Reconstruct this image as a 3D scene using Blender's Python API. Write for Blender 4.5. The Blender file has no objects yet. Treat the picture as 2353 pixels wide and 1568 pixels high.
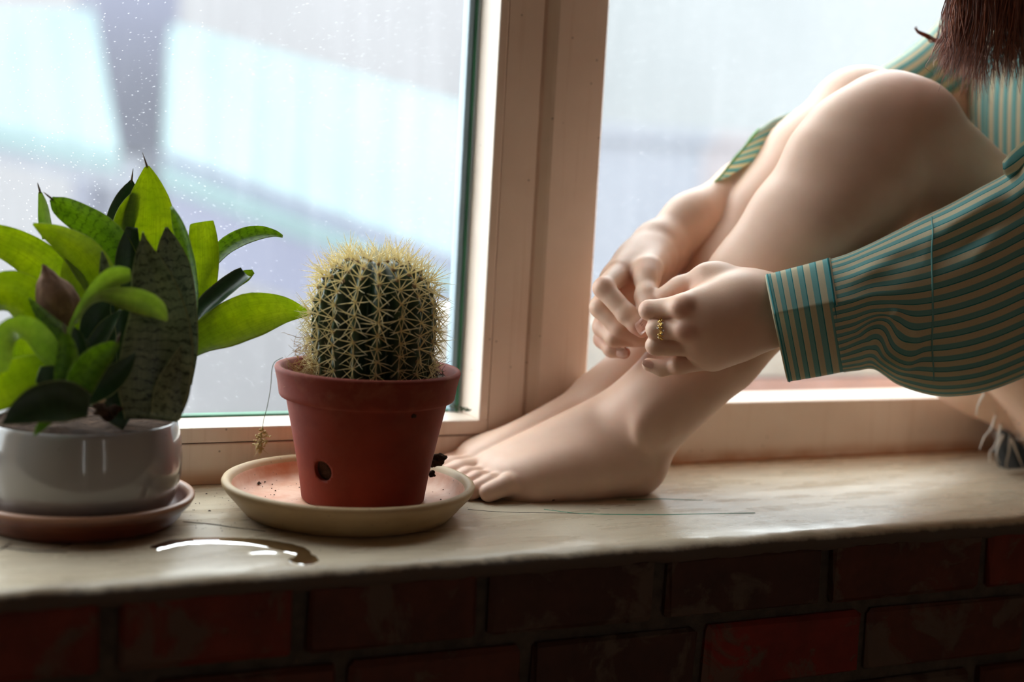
import bpy, bmesh, math, random
import numpy as np
from math import sin, cos, pi, radians, sqrt
from mathutils import Vector, Matrix, noise as mnoise

random.seed(7)
rng = np.random.default_rng(7)
SC = bpy.context.scene
COL = SC.collection

# ------------------------------------------------------------------ camera
YAW, PIT, ROL = radians(25), radians(7), radians(3.15)
CAM = np.array([0.0, 0.0, 0.30])
FPX, PW, PH = 3268.0, 2353.0, 1568.0
_r0 = np.array([cos(YAW), -sin(YAW), 0.0])
FWD = np.array([sin(YAW) * cos(PIT), cos(YAW) * cos(PIT), -sin(PIT)])
_u0 = np.cross(_r0, FWD)
RGT = _r0 * cos(ROL) + _u0 * sin(ROL)
UPV = _u0 * cos(ROL) - _r0 * sin(ROL)
cam_d = bpy.data.cameras.new('camera')
cam = bpy.data.objects.new('camera', cam_d)
COL.objects.link(cam)
cam.matrix_world = Matrix(((RGT[0], UPV[0], -FWD[0], CAM[0]), (RGT[1], UPV[1], -FWD[1], CAM[1]),
                           (RGT[2], UPV[2], -FWD[2], CAM[2]), (0, 0, 0, 1)))
cam_d.sensor_width = 36.0
cam_d.lens = FPX / PW * 36.0
cam_d.clip_start = 0.02
cam_d.clip_end = 400
cam_d.dof.use_dof = True
cam_d.dof.focus_distance = 1.23
cam_d.dof.aperture_fstop = 2.4
SC.camera = cam

# ------------------------------------------------------------------ sky and exposure
world = bpy.data.worlds.new('overcast_sky')
SC.world = world
world.use_nodes = True
bg = world.node_tree.nodes['Background']
bg.inputs[0].default_value = (0.93, 0.98, 1.0, 1)
bg.inputs[1].default_value = 7.6
SC.view_settings.view_transform = 'Standard'
SC.view_settings.look = 'None'
SC.view_settings.exposure = 0.0
SC.view_settings.gamma = 1.0
SC.view_settings.use_curve_mapping = False
SC.cycles.use_denoising = True
SC.cycles.max_bounces = 10
SC.cycles.diffuse_bounces = 5
SC.cycles.transparent_max_bounces = 16
SC.cycles.sample_clamp_indirect = 6.0
# daylight portal filling the window opening (guides sky sampling, adds no light of its own)
pl = bpy.data.lights.new('window_portal', 'AREA')
pl.shape = 'RECTANGLE'; pl.size = 2.1; pl.size_y = 2.10
pl.cycles.is_portal = True
plo = bpy.data.objects.new('window_portal', pl)
COL.objects.link(plo)
plo.location = (0.30, 1.345, 1.07)
plo.rotation_euler = (-pi / 2, 0, 0)
# portals for the two narrow windows in the opposite wall of the room
for k, xc in enumerate((-0.27, 1.48)):
    pl2 = bpy.data.lights.new('rear_window_portal', 'AREA')
    pl2.shape = 'RECTANGLE'; pl2.size = 0.09; pl2.size_y = 2.2
    pl2.cycles.is_portal = True
    plo2 = bpy.data.objects.new('rear_window_portal', pl2)
    COL.objects.link(plo2)
    plo2.location = (xc, -3.33, 0.60)
    plo2.rotation_euler = (pi / 2, 0, 0)

# ------------------------------------------------------------------ helpers
def ray(px, py):
    return FWD + RGT * ((px - PW / 2) / FPX) - UPV * ((py - PH / 2) / FPX)
def PY(px, py, y):            # photo pixel -> point on the plane Y = y
    d = ray(px, py)
    return CAM + d * (y / d[1])
def PZ(px, py, z=0.0):        # photo pixel -> point on the plane Z = z
    d = ray(px, py)
    return CAM + d * ((z - CAM[2]) / d[2])

def tag(o, label=None, cat=None, group=None, kind=None):
    if label: o['label'] = label
    if cat: o['category'] = cat
    if group: o['group'] = group
    if kind: o['kind'] = kind
    return o

def root_of(name, loc, label=None, cat=None, group=None, kind=None):
    o = bpy.data.objects.new(name, None)
    o.empty_display_size = 0.02
    o.location = loc
    COL.objects.link(o)
    return tag(o, label, cat, group, kind)

def wloc(o):
    m = Matrix.Translation(o.location)
    return m
def link(o, parent):
    COL.objects.link(o)
    if parent is not None:
        o.parent = parent
        o.matrix_parent_inverse = PINV(parent)
    return o
def PINV(p):
    m = Matrix.Identity(4)
    chain = []
    while p is not None:
        chain.append(p); p = p.parent
    for q in reversed(chain):
        m = m @ q.matrix_parent_inverse @ q.matrix_basis
    return m.inverted()

def mesh_obj(name, verts, faces, mat=None, parent=None, smooth=True, uvs=None, kind=None):
    me = bpy.data.meshes.new(name)
    me.from_pydata([tuple(map(float, v)) for v in verts], [], faces)
    if smooth:
        me.polygons.foreach_set('use_smooth', [True] * len(me.polygons))
    if uvs is not None:
        lay = me.uv_layers.new(name='UVMap')
        vi = np.empty(len(me.loops), np.int32)
        me.loops.foreach_get('vertex_index', vi)
        lay.data.foreach_set('uv', np.asarray(uvs, np.float32)[vi].ravel())
    if mat: me.materials.append(mat)
    o = bpy.data.objects.new(name, me)
    link(o, parent)
    if kind: o['kind'] = kind
    return o

def bm_obj(name, bm, mat=None, parent=None, smooth=True, kind=None, autos=None):
    me = bpy.data.meshes.new(name)
    bm.to_mesh(me); bm.free()
    if smooth:
        me.polygons.foreach_set('use_smooth', [True] * len(me.polygons))
    if mat: me.materials.append(mat)
    o = bpy.data.objects.new(name, me)
    link(o, parent)
    if kind: o['kind'] = kind
    return o

def add_box(bm, lo, hi, bev=0.0, seg=1):
    r = bmesh.ops.create_cube(bm, size=1.0)
    vs = r['verts']
    for v in vs:
        v.co = Vector([lo[i] + (v.co[i] + 0.5) * (hi[i] - lo[i]) for i in range(3)])
    if bev > 0:
        es = list({e for v in vs for e in v.link_edges})
        bmesh.ops.bevel(bm, geom=es, offset=bev, segments=seg, affect='EDGES', profile=0.5)
    return bm

def box(name, lo, hi, mat, parent=None, bev=0.0, seg=1, kind=None):
    bm = bmesh.new()
    add_box(bm, lo, hi, bev, seg)
    return bm_obj(name, bm, mat, parent, smooth=False, kind=kind)

def lathe(profile, n=72, center=(0, 0, 0), closed=False):
    """profile: (r, z) list -> verts, faces"""
    V, F = [], []
    m = len(profile)
    for r, z in profile:
        for k in range(n):
            a = 2 * pi * k / n
            V.append((center[0] + r * cos(a), center[1] + r * sin(a), center[2] + z))
    for i in range(m - 1 if not closed else m):
        j = (i + 1) % m
        for k in range(n):
            k2 = (k + 1) % n
            F.append((i * n + k, i * n + k2, j * n + k2, j * n + k))
    if not closed:
        if profile[0][0] > 1e-6: F.append(tuple(reversed(range(n))))
        if profile[-1][0] > 1e-6: F.append(tuple((m - 1) * n + k for k in range(n)))
    return V, F

def catmull(pts, n):
    """resample a polyline (any dim) smoothly to n points"""
    P = np.asarray(pts, float)
    m = len(P)
    if m == 2:
        t = np.linspace(0, 1, n)[:, None]
        return P[0] * (1 - t) + P[1] * t
    E = np.vstack([2 * P[0] - P[1], P, 2 * P[-1] - P[-2]])
    out = []
    for s in np.linspace(0, m - 1, n):
        i = min(int(s), m - 2); t = s - i
        p0, p1, p2, p3 = E[i], E[i + 1], E[i + 2], E[i + 3]
        out.append(0.5 * ((2 * p1) + (-p0 + p2) * t + (2 * p0 - 5 * p1 + 4 * p2 - p3) * t * t + (-p0 + 3 * p1 - 3 * p2 + p3) * t ** 3))
    return np.array(out)

def tube(V, F, pts, radii, n=6, cap=True):
    """append a tube along pts to V, F"""
    P = np.asarray(pts, float)
    m = len(P)
    T = np.gradient(P, axis=0)
    T /= np.linalg.norm(T, axis=1)[:, None] + 1e-12
    ref = np.array([0.0, 0, 1]) if abs(T[0][2]) < 0.9 else np.array([1.0, 0, 0])
    N = np.cross(T[0], ref); N /= np.linalg.norm(N)
    base = len(V)
    for i in range(m):
        N = N - T[i] * (N @ T[i]); N /= np.linalg.norm(N) + 1e-12
        B = np.cross(T[i], N)
        r = radii[i] if hasattr(radii, '__len__') else radii
        for k in range(n):
            a = 2 * pi * k / n
            V.append(P[i] + (N * cos(a) + B * sin(a)) * r)
    for i in range(m - 1):
        for k in range(n):
            k2 = (k + 1) % n
            F.append((base + i * n + k, base + i * n + k2, base + (i + 1) * n + k2, base + (i + 1) * n + k))
    if cap:
        F.append(tuple(base + k for k in reversed(range(n))))
        F.append(tuple(base + (m - 1) * n + k for k in range(n)))

# ------------------------------------------------------------------ material helpers
class NT:
    def __init__(s, name):
        s.m = bpy.data.materials.new(name)
        s.m.use_nodes = True
        s.t = s.m.node_tree
        s.t.nodes.clear()
        s.out = s.t.nodes.new('ShaderNodeOutputMaterial')
    def n(s, typ, **kw):
        nd = s.t.nodes.new(typ)
        for k, v in kw.items():
            if k.startswith('i_'):
                key = k[2:]
                key = int(key) if key.isdigit() else key.replace('_', ' ')
                s.set(nd.inputs[key], v)
            else:
                setattr(nd, k, v)
        return nd
    def set(s, sock, v):
        if isinstance(v, bpy.types.NodeSocket): s.t.links.new(v, sock)
        elif isinstance(v, bpy.types.Node): s.t.links.new(v.outputs[0], sock)
        else:
            if hasattr(sock.default_value, '__len__') and len(sock.default_value) == 4 and hasattr(v, '__len__') and len(v) == 3:
                v = (*v, 1)
            sock.default_value = v
    def math(s, op, a, b=0.0, c=0.0, clamp=False):
        nd = s.n('ShaderNodeMath', operation=op, use_clamp=clamp)
        for i, v in enumerate((a, b, c)): s.set(nd.inputs[i], v)
        return nd.outputs[0]
    def mix(s, f, a, b):
        nd = s.n('ShaderNodeMix', data_type='RGBA')
        s.set(nd.inputs[0], f); s.set(nd.inputs[6], a); s.set(nd.inputs[7], b)
        return nd.outputs[2]
    def coord(s, which='Object', scale=(1, 1, 1), rot=(0, 0, 0)):
        tc = s.n('ShaderNodeTexCoord')
        mp = s.n('ShaderNodeMapping')
        s.set(mp.inputs[0], tc.outputs[which]); mp.inputs[3].default_value = scale; mp.inputs[2].default_value = rot
        return mp.outputs[0]
    def noise(s, vec, scale, detail=4, rough=0.55, dist=0.0):
        return s.n('ShaderNodeTexNoise', i_Vector=vec, i_Scale=scale, i_Detail=detail, i_Roughness=rough, i_Distortion=dist).outputs[0]
    def ramp(s, fac, stops):
        nd = s.n('ShaderNodeValToRGB')
        el = nd.color_ramp.elements
        while len(el) < len(stops): el.new(0.5)
        for e, (p, c) in zip(el, stops):
            e.position = p
            e.color = (*c, 1) if hasattr(c, '__len__') else (c, c, c, 1)
        s.set(nd.inputs[0], fac)
        return nd.outputs[0]
    def bump(s, h, strength=0.3, dist=0.002):
        return s.n('ShaderNodeBump', i_Height=h, i_Strength=strength, i_Distance=dist).outputs[0]
    def pbsdf(s, **kw):
        nd = s.n('ShaderNodeBsdfPrincipled')
        for k, v in kw.items(): s.set(nd.inputs[k.replace('_', ' ')], v)
        return nd
    def done(s, sh):
        s.t.links.new(sh.outputs[0] if isinstance(sh, bpy.types.Node) else sh, s.out.inputs[0])
        return s.m

def simple(name, c1, c2=None, scale=30, rough=0.6, bump=0.0, bscale=200, spec=0.5, lo=0.35, hi=0.65, bdist=0.001, metal=0.0):
    t = NT(name)
    v = t.coord()
    if c2 is None: c2 = tuple(x * 0.85 for x in c1)
    f = t.ramp(t.noise(v, scale), [(lo, 0.0), (hi, 1.0)])
    kw = dict(Base_Color=t.mix(f, c1, c2), Roughness=rough, Specular_IOR_Level=spec, Metallic=metal)
    if bump: kw['Normal'] = t.bump(t.noise(v, bscale, 6), bump, bdist)
    return t.done(t.pbsdf(**kw))
# ------------------------------------------------------------------ structure materials
def m_frame():
    t = NT('painted_window_wood')
    v = t.coord()
    f = t.ramp(t.noise(v, 9, 5), [(0.4, 0.0), (0.7, 1.0)])
    c = t.mix(f, (0.80, 0.68, 0.58), (0.73, 0.60, 0.50))
    vs = t.coord(scale=(1, 1, 0.05))
    st = t.ramp(t.noise(vs, 130, 3), [(0.55, 0.0), (0.75, 1.0)])
    c = t.mix(t.math('MULTIPLY', st, 0.25), c, (0.52, 0.36, 0.24))
    sp = t.n('ShaderNodeTexVoronoi', i_Vector=v, i_Scale=55).outputs[0]
    spk = t.math('LESS_THAN', sp, 0.055)
    c = t.mix(t.math('MULTIPLY', spk, 0.6), c, (0.12, 0.08, 0.05))
    # grime that gathers low down near the ledge
    z = t.n('ShaderNodeSeparateXYZ', i_0=v).outputs[2]
    low = t.math('MULTIPLY', t.ramp(z, [(0.007, 1.0), (0.017, 0.0)]), t.ramp(t.noise(v, 25, 5), [(0.3, 0.3), (0.6, 1.0)]))
    c = t.mix(t.math('MULTIPLY', low, 0.75), c, (0.48, 0.23, 0.10))
    return t.done(t.pbsdf(Base_Color=c, Roughness=0.42, Normal=t.bump(t.noise(v, 160, 4), 0.08, 0.001)))
M_FRAME = m_frame()
M_JOINT = simple('dirty_joint', (0.20, 0.15, 0.11), rough=0.9)
M_GASKET = simple('green_gasket', (0.02, 0.16, 0.07), (0.015, 0.1, 0.05), rough=0.5)
M_SPACER = simple('grey_blue_glazing_strip', (0.20, 0.30, 0.36), rough=0.4)

def m_glass():
    t = NT('dusty_glass')
    v = t.coord()
    tr = t.n('ShaderNodeBsdfTransparent', i_0=(0.97, 0.985, 0.985))
    gl = t.n('ShaderNodeBsdfGlossy', i_0=(1, 1, 1), i_Roughness=0.02)
    lw = t.n('ShaderNodeLayerWeight', i_0=0.12)
    clean = t.n('ShaderNodeMixShader', i_0=t.math('MULTIPLY', lw.outputs[0], 0.55), i_1=tr, i_2=gl)
    dust = t.n('ShaderNodeBsdfTranslucent', i_0=(0.98, 0.98, 1.0))
    patch = t.ramp(t.noise(v, 4.5, 3), [(0.25, 0.1), (0.72, 1.0)])
    vz = t.coord(scale=(1, 1, 0.12))
    streak = t.ramp(t.noise(vz, 60, 3), [(0.5, 0.0), (0.8, 1.0)])
    film = t.math('ADD', 0.021, t.math('MULTIPLY', streak, 0.017))
    film = t.math('ADD', film, t.math('MULTIPLY', patch, 0.017))
    def specks(scale, thr, keep, seed):
        vo = t.n('ShaderNodeTexVoronoi', i_Vector=t.coord(scale=(1, 0.02, 1), rot=(0, seed, 0)), i_Scale=scale, i_Randomness=1.0)
        rnd = t.n('ShaderNodeSeparateColor', i_0=vo.outputs[1])
        size = t.math('MULTIPLY', rnd.outputs[0], thr)
        on = t.math('LESS_THAN', vo.outputs[0], size)
        prob = t.math('ADD', t.math('MULTIPLY', patch, keep), keep * 0.15)
        return t.math('MULTIPLY', on, t.math('LESS_THAN', rnd.outputs[1], prob))
    sp = t.math('ADD', specks(150, 0.15, 0.5, 0.3), specks(360, 0.20, 0.75, 1.1), clamp=True)
    dust_f = t.math('ADD', film, t.math('MULTIPLY', sp, 0.15), clamp=True)
    return t.done(t.n('ShaderNodeMixShader', i_0=dust_f, i_1=clean, i_2=dust))
M_GLASS = m_glass()

def m_sill():
    t = NT('worn_cream_ledge_paint')
    v = t.coord()
    vx = t.coord(scale=(0.25, 1, 1))
    f = t.ramp(t.noise(vx, 26, 6, 0.6), [(0.35, 0.0), (0.7, 1.0)])
    c = t.mix(f, (0.60, 0.52, 0.39), (0.49, 0.405, 0.29))
    b = t.ramp(t.noise(vx, 60, 6, 0.65, 0.4), [(0.55, 0.0), (0.72, 1.0)])
    c = t.mix(t.math('MULTIPLY', b, 0.45), c, (0.36, 0.29, 0.20))
    y = t.n('ShaderNodeSeparateXYZ', i_0=v).outputs
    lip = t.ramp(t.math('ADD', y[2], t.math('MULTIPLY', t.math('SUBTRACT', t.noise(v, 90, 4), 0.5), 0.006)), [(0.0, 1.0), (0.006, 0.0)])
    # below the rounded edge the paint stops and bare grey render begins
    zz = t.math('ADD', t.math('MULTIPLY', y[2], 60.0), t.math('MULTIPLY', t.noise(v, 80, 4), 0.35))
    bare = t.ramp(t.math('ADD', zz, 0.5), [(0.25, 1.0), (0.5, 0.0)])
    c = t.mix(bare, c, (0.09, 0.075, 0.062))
    sp = t.n('ShaderNodeTexVoronoi', i_Vector=v, i_Scale=70).outputs[0]
    c = t.mix(t.math('MULTIPLY', t.math('LESS_THAN', sp, 0.05), 0.7), c, (0.1, 0.07, 0.05))
    r = t.ramp(t.noise(vx, 40, 5), [(0.3, 0.19), (0.7, 0.40)])
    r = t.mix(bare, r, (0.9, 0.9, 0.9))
    h = t.math('ADD', t.noise(v, 35, 5), t.math('MULTIPLY', t.noise(v, 260, 3), 0.25))
    return t.done(t.pbsdf(Base_Color=c, Roughness=r, Normal=t.bump(h, 0.25, 0.002)))
M_SILL = m_sill()

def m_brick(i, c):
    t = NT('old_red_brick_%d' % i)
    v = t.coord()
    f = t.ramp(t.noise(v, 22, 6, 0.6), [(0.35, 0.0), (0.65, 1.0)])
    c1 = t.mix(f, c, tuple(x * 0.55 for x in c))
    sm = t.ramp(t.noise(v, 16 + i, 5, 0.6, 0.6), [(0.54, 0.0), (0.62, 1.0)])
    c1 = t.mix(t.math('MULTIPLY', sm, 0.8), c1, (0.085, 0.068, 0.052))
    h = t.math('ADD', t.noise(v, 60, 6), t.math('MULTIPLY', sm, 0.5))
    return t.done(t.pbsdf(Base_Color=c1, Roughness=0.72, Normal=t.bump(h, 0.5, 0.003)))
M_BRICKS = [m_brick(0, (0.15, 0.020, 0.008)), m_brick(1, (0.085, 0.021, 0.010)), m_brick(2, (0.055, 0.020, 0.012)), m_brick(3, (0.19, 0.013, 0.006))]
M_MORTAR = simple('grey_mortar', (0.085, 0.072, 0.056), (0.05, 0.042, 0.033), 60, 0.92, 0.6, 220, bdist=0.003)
M_PLASTER = simple('warm_plaster', (0.44, 0.28, 0.155), (0.40, 0.25, 0.13), 3, 0.85)
M_FLOOR = simple('brown_floor_boards', (0.34, 0.17, 0.08), (0.24, 0.11, 0.05), 6, 0.5)

# ------------------------------------------------------------------ room shell
YF, YG, YB = 1.25, 1.302, 0.975          # frame face, glass, front of the ledge / brick face
XL, XR, ZT = -0.75, 1.37, 2.12           # window recess
RX0, RX1, RY0, ZF, ZC = -2.2, 3.2, -3.2, -0.85, 2.5
def struct(name, o_or_none=None):
    return o_or_none
tag(box('floor', (RX0, RY0, ZF - 0.1), (RX1, YF + 0.1, ZF), M_FLOOR), kind='structure')
tag(box('ceiling', (RX0, RY0, ZC), (RX1, YF + 0.1, ZC + 0.1), M_PLASTER), kind='structure')
tag(box('wall_left', (RX0 - 0.1, RY0, ZF), (RX0, YF + 0.1, ZC), M_PLASTER), kind='structure')
tag(box('wall_right', (RX1, RY0, ZF), (RX1 + 0.1, YF + 0.1, ZC), M_PLASTER), kind='structure')
SLOTS, WZ0, WZ1 = ((-0.315, -0.225), (1.435, 1.525)), -0.5, 1.7
bm = bmesh.new()
xs_ = [RX0, SLOTS[0][0], SLOTS[0][1], SLOTS[1][0], SLOTS[1][1], RX1]
for k in range(5):
    if k in (1, 3):
        add_box(bm, (xs_[k], RY0 - 0.1, ZF), (xs_[k + 1], RY0, WZ0)); add_box(bm, (xs_[k], RY0 - 0.1, WZ1), (xs_[k + 1], RY0, ZC))
    else:
        add_box(bm, (xs_[k], RY0 - 0.1, ZF), (xs_[k + 1], RY0, ZC))
tag(bm_obj('wall_front', bm, M_PLASTER, smooth=False), kind='structure')
bm = bmesh.new()
add_box(bm, (RX0, YB + 0.006, ZF), (XL, YF + 0.1, ZC))
add_box(bm, (XR, YB + 0.006, ZF), (RX1, YF + 0.1, ZC))
add_box(bm, (XL, YB + 0.006, ZT), (XR, YF + 0.1, ZC))
wall_up = tag(bm_obj('wall_back', bm, M_PLASTER, smooth=False), kind='structure')
# mortar body of the wall below the window, and its bricks
bm = bmesh.new()
add_box(bm, (XL, YB + 0.010, ZF), (XR, YF + 0.1, -0.012))
wall_low = tag(bm_obj('wall_below_window', bm, M_MORTAR, smooth=False), kind='structure')

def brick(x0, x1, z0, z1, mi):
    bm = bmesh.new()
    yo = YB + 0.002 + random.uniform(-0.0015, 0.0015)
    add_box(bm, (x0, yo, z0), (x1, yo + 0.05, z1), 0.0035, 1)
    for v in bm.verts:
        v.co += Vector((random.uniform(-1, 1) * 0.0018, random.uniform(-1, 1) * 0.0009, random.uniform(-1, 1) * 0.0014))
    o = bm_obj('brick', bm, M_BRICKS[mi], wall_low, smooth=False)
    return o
c1 = [-0.74, -0.57, -0.41, -0.26, -0.115, 0.02, 0.16, 0.298, 0.445, 0.604, 0.772, 0.953, 1.12, 1.28, 1.365]
m1 = [1, 0, 2, 0, 1, 0, 0, 1, 2, 2, 1, 0, 1, 2]
for i in range(len(c1) - 1):
    brick(c1[i] + 0.006, c1[i + 1] - 0.006, -0.066 + random.uniform(-0.001, 0.001), -0.013, m1[i])
c2 = [-0.74, -0.66, -0.50, -0.34, -0.18, -0.03, 0.06, 0.187, 0.332, 0.485, 0.648, 0.82, 1.016, 1.19, 1.365]
m2 = [0, 1, 2, 0, 1, 0, 0, 1, 1, 2, 3, 1, 1, 0]
for i in range(len(c2) - 1):
    brick(c2[i] + 0.005, c2[i + 1] - 0.005, -0.133, -0.0765, m2[i])
    if 0.60 < c2[i] < 0.7:
        pass
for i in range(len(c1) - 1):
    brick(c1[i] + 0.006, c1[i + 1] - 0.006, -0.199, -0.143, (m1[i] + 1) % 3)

# ledge: a plastered slab with a worn rounded nose
prof = [(YF + 0.06, 0.0)]
for k in range(13): prof.append((YF - 0.002 - (YF - 0.990) * k / 12, 0.0))
prof += [(0.984, -0.0007), (0.979, -0.0028), (0.9755, -0.0065), (0.9745, -0.011), (0.977, -0.0165), (0.983, -0.020), (1.02, -0.021), (YF + 0.06, -0.021)]
nx = 300
V, F = [], []
for i in range(nx + 1):
    x = XL + (XR - XL) * i / nx
    for j, (y, z) in enumerate(prof):
        dz = dy = 0.0
        if 1 < j < len(prof) - 2:
            dz = 0.0010 * (mnoise.noise(Vector((x * 9, y * 9, 0.3))))
            edge = max(0.0, 1 - abs(y - 0.98) / 0.02)
            dz += edge * 0.0018 * mnoise.noise(Vector((x * 38, z * 60, 5.1)))
            dy = edge * (0.0028 * mnoise.noise(Vector((x * 25, z * 80, 1.7))) + 0.002 * mnoise.noise(Vector((x * 90, z * 99, 8.7))))
            if j < 14: dz = min(dz, 0.0003)
        V.append((x, y + dy, z + dz))
m = len(prof)
for i in range(nx):
    for j in range(m - 1):
        F.append((i * m + j, i * m + j + 1, (i + 1) * m + j + 1, (i + 1) * m + j))
sill = mesh_obj('trim_1', V, F, M_SILL)
tag(sill, kind='structure')

# cracks and exposed old green paint in the ledge (thin chips sunk into the paint)
M_CRACK = simple('crack_shadow', (0.05, 0.03, 0.022), rough=0.9)
M_GREENP = simple('old_green_paint', (0.0, 0.26, 0.15), (0.0, 0.18, 0.10), 60, 0.5)
def crack(pts, w, mat, name='crack'):
    P = np.array([PZ(x, y, 0.0) for x, y in pts])
    P = catmull(P, max(6, len(pts) * 5))
    n = len(P)
    V, F = [], []
    for i, p in enumerate(P):
        j = 0.0012 * mnoise.noise(Vector((p[0] * 120, p[1] * 120, 3)))
        t = P[min(i + 1, n - 1)] - P[max(i - 1, 0)]
        t /= np.linalg.norm(t); nn = np.array([-t[1], t[0], 0])
        ww = w * (0.25 + 0.75 * sin(pi * (i + 0.4) / (n - 0.2)) ** 0.5) * (1 + 0.35 * mnoise.noise(Vector((p[0] * 200, 0, 1))))
        for s, dz in ((-1, 0.00015), (-0.4, 0.0006), (0.4, 0.0006), (1, 0.00015)):
            V.append(p + nn * (s * ww + j) + np.array([0, 0, dz]))
    for i in range(n - 1):
        for k in range(3): F.append((i * 4 + k, i * 4 + k + 1, (i + 1) * 4 + k + 1, (i + 1) * 4 + k))
    return mesh_obj(name, V, F, mat, sill)
crack([(1250, 1172), (1340, 1182), (1500, 1184), (1620, 1182), (1735, 1180)], 0.0011, M_GREENP)
crack([(1440, 1150), (1520, 1148), (1615, 1151)], 0.0009, M_GREENP)
crack([(1075, 1172), (1150, 1178), (1260, 1180), (1400, 1183)], 0.0004, M_CRACK)
crack([(420, 1200), (480, 1205), (550, 1215), (610, 1222)], 0.0005, M_CRACK)
crack([(2, 1258), (60, 1266), (155, 1270)], 0.0009, M_CRACK)
crack([(140, 1258), (165, 1250)], 0.0006, M_CRACK)
crack([(0, 1222), (18, 1214)], 0.0008, M_CRACK)
crack([(0, 1265), (25, 1250)], 0.0005, M_CRACK)
V, F = [], []
for k in range(150):
    if random.random() < 0.6: px, py = random.uniform(430, 640), random.uniform(1100, 1225)
    else: px, py = random.uniform(0, 2250), random.uniform(1130, 1290)
    p = PZ(px, py)
    if p[1] < 0.99 or p[1] > 1.245: continue
    r = random.uniform(0.0002, 0.0007) * (1.8 if random.random() < 0.05 else 1)
    b = len(V)
    for a in range(5):
        V.append(p + np.array([cos(a * 1.2566) * r * random.uniform(.7, 1.4), sin(a * 1.2566) * r * random.uniform(.7, 1.4), 0.0001]))
    V.append(p + np.array([0, 0, r * 0.9]))
    for a in range(5): F.append((b + a, b + (a + 1) % 5, b + 5))
mesh_obj('soil_grains', V, F, M_CRACK, sill, kind='stuff')

# ------------------------------------------------------------------ windows
xg1, xs1, xj, xgr, xbv, xe = 0.5515, 0.5455, 0.562, 0.600, 0.610, 0.6665
zr1, zj, zr2 = 0.053, 0.039, 0.065
win1 = tag(root_of('window_1', (0, YF, 0)), kind='structure')
win2 = tag(root_of('window_2', (1, YF, 0)), kind='structure')
# fixed frame below the left sash, set a hair behind the sash
box('bottom_rail', (XL, YF, 0.0), (xj - 0.0012, YF + 0.075, zj - 0.0012), M_FRAME, win1, 0.0012, 2)
box('sash_rail', (XL, YF - 0.001, zj), (xj - 0.0008, YG + 0.02, zr1), M_FRAME, win1, 0.0016, 2)
box('sash_stile', (xg1, YF - 0.0015, zr1 - 0.0004), (xj - 0.0008, YG + 0.02, ZT), M_FRAME, win1, 0.0016, 2)
box('joint_filler', (XL, YF + 0.003, zj - 0.0025), (xj + 0.002, YF + 0.03, zj + 0.0008), M_JOINT, win1)
box('joint_filler', (xj - 0.0018, YF + 0.003, 0.0), (xj + 0.0008, YF + 0.03, ZT), M_JOINT, win1)
box('glazing_strip', (xg1 - 0.0115, YG - 0.006, zr1 - 0.002), (xg1 - 0.0055, YG + 0.010, ZT), M_SPACER, win1, 0.0008)
box('gasket', (xg1 - 0.0058, YG - 0.008, zr1 - 0.002), (xg1 - 0.0028, YG + 0.010, ZT), M_GASKET, win1, 0.0006)
box('gasket', (XL, YG - 0.004, zr1 - 0.001), (xg1 - 0.003, YG + 0.010, zr1 + 0.0018), M_GASKET, win1, 0.0006)
box('window_pane', (XL, YG, zr1), (xg1 - 0.003, YG + 0.004, ZT), M_GLASS, win1)
# central post: flat face, groove, bevelled step, deeper face
bm = bmesh.new()
zb = 0.0
post = [(xj, YF), (xgr - 0.002, YF), (xgr - 0.0005, YF + 0.006), (xgr + 0.001, YF + 0.006), (xgr + 0.003, YF + 0.0025), (xbv, YF - 0.002),
        (xbv + 0.003, YF - 0.0035), (xe - 0.002, YF - 0.0035), (xe, YF - 0.0015), (xe, YF + 0.075), (xj, YF + 0.075)]
lo = [bm.verts.new((x, y, zb)) for x, y in post]
hi = [bm.verts.new((x, y, ZT)) for x, y in post]
for i in range(len(post)):
    j = (i + 1) % len(post)
    bm.faces.new((lo[i], lo[j], hi[j], hi[i]))
bm.faces.new(hi); bm.faces.new(list(reversed(lo)))
bmesh.ops.recalc_face_normals(bm, faces=bm.faces)
post_o = tag(bm_obj('trim_2', bm, M_FRAME, smooth=False), kind='structure')
# right opening: bottom rail, deeper glass, right jamb
box('bottom_rail', (xe, YF, 0.0), (XR, YF + 0.062, zr2), M_FRAME, win2, 0.002, 2)
box('window_jamb', (XR - 0.06, YF + 0.001, zr2 - 0.001), (XR, YF + 0.062, ZT), M_FRAME, win2, 0.002, 2)
box('window_pane', (xe - 0.02, YF + 0.064, zr2 - 0.02), (XR, YF + 0.068, ZT), M_GLASS, win2)
box('window_head', (XL, YF, ZT - 0.06), (xj - 0.002, YF + 0.06, ZT), M_FRAME, win1, 0.002)
box('window_head', (xe, YF, ZT - 0.06), (XR - 0.061, YF + 0.06, ZT), M_FRAME, win2, 0.002)
box('window_jamb', (XL, YF - 0.001, zr1), (XL + 0.06, YF + 0.05, ZT - 0.061), M_FRAME, win1, 0.002)
# moss in the corner of the left sash
V, F = [], []
rs = random.Random(3)
for k in range(26):
    p = PY(1040 + k * 1.6 + rs.uniform(-3, 3), 934 + (k / 26) * 14 + rs.uniform(-4, 4), YF + 0.018 - 0.0006 * k)
    d = np.array([rs.gauss(0, 1), rs.gauss(0, .5), abs(rs.gauss(0, .7))]); d /= np.linalg.norm(d)
    p[2] = max(p[2], zr1 + 0.0006)
    tube(V, F, [p, p + d * 0.0015, p + d * 0.003 + np.array([rs.gauss(0, .001), 0, 0])], [0.0007, 0.0006, 0.0003], 5)
mesh_obj('moss', V, F, simple('dark_moss', (0.03, 0.09, 0.03), (0.06, 0.06, 0.03), 100, 0.9), win1, kind='stuff')
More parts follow.
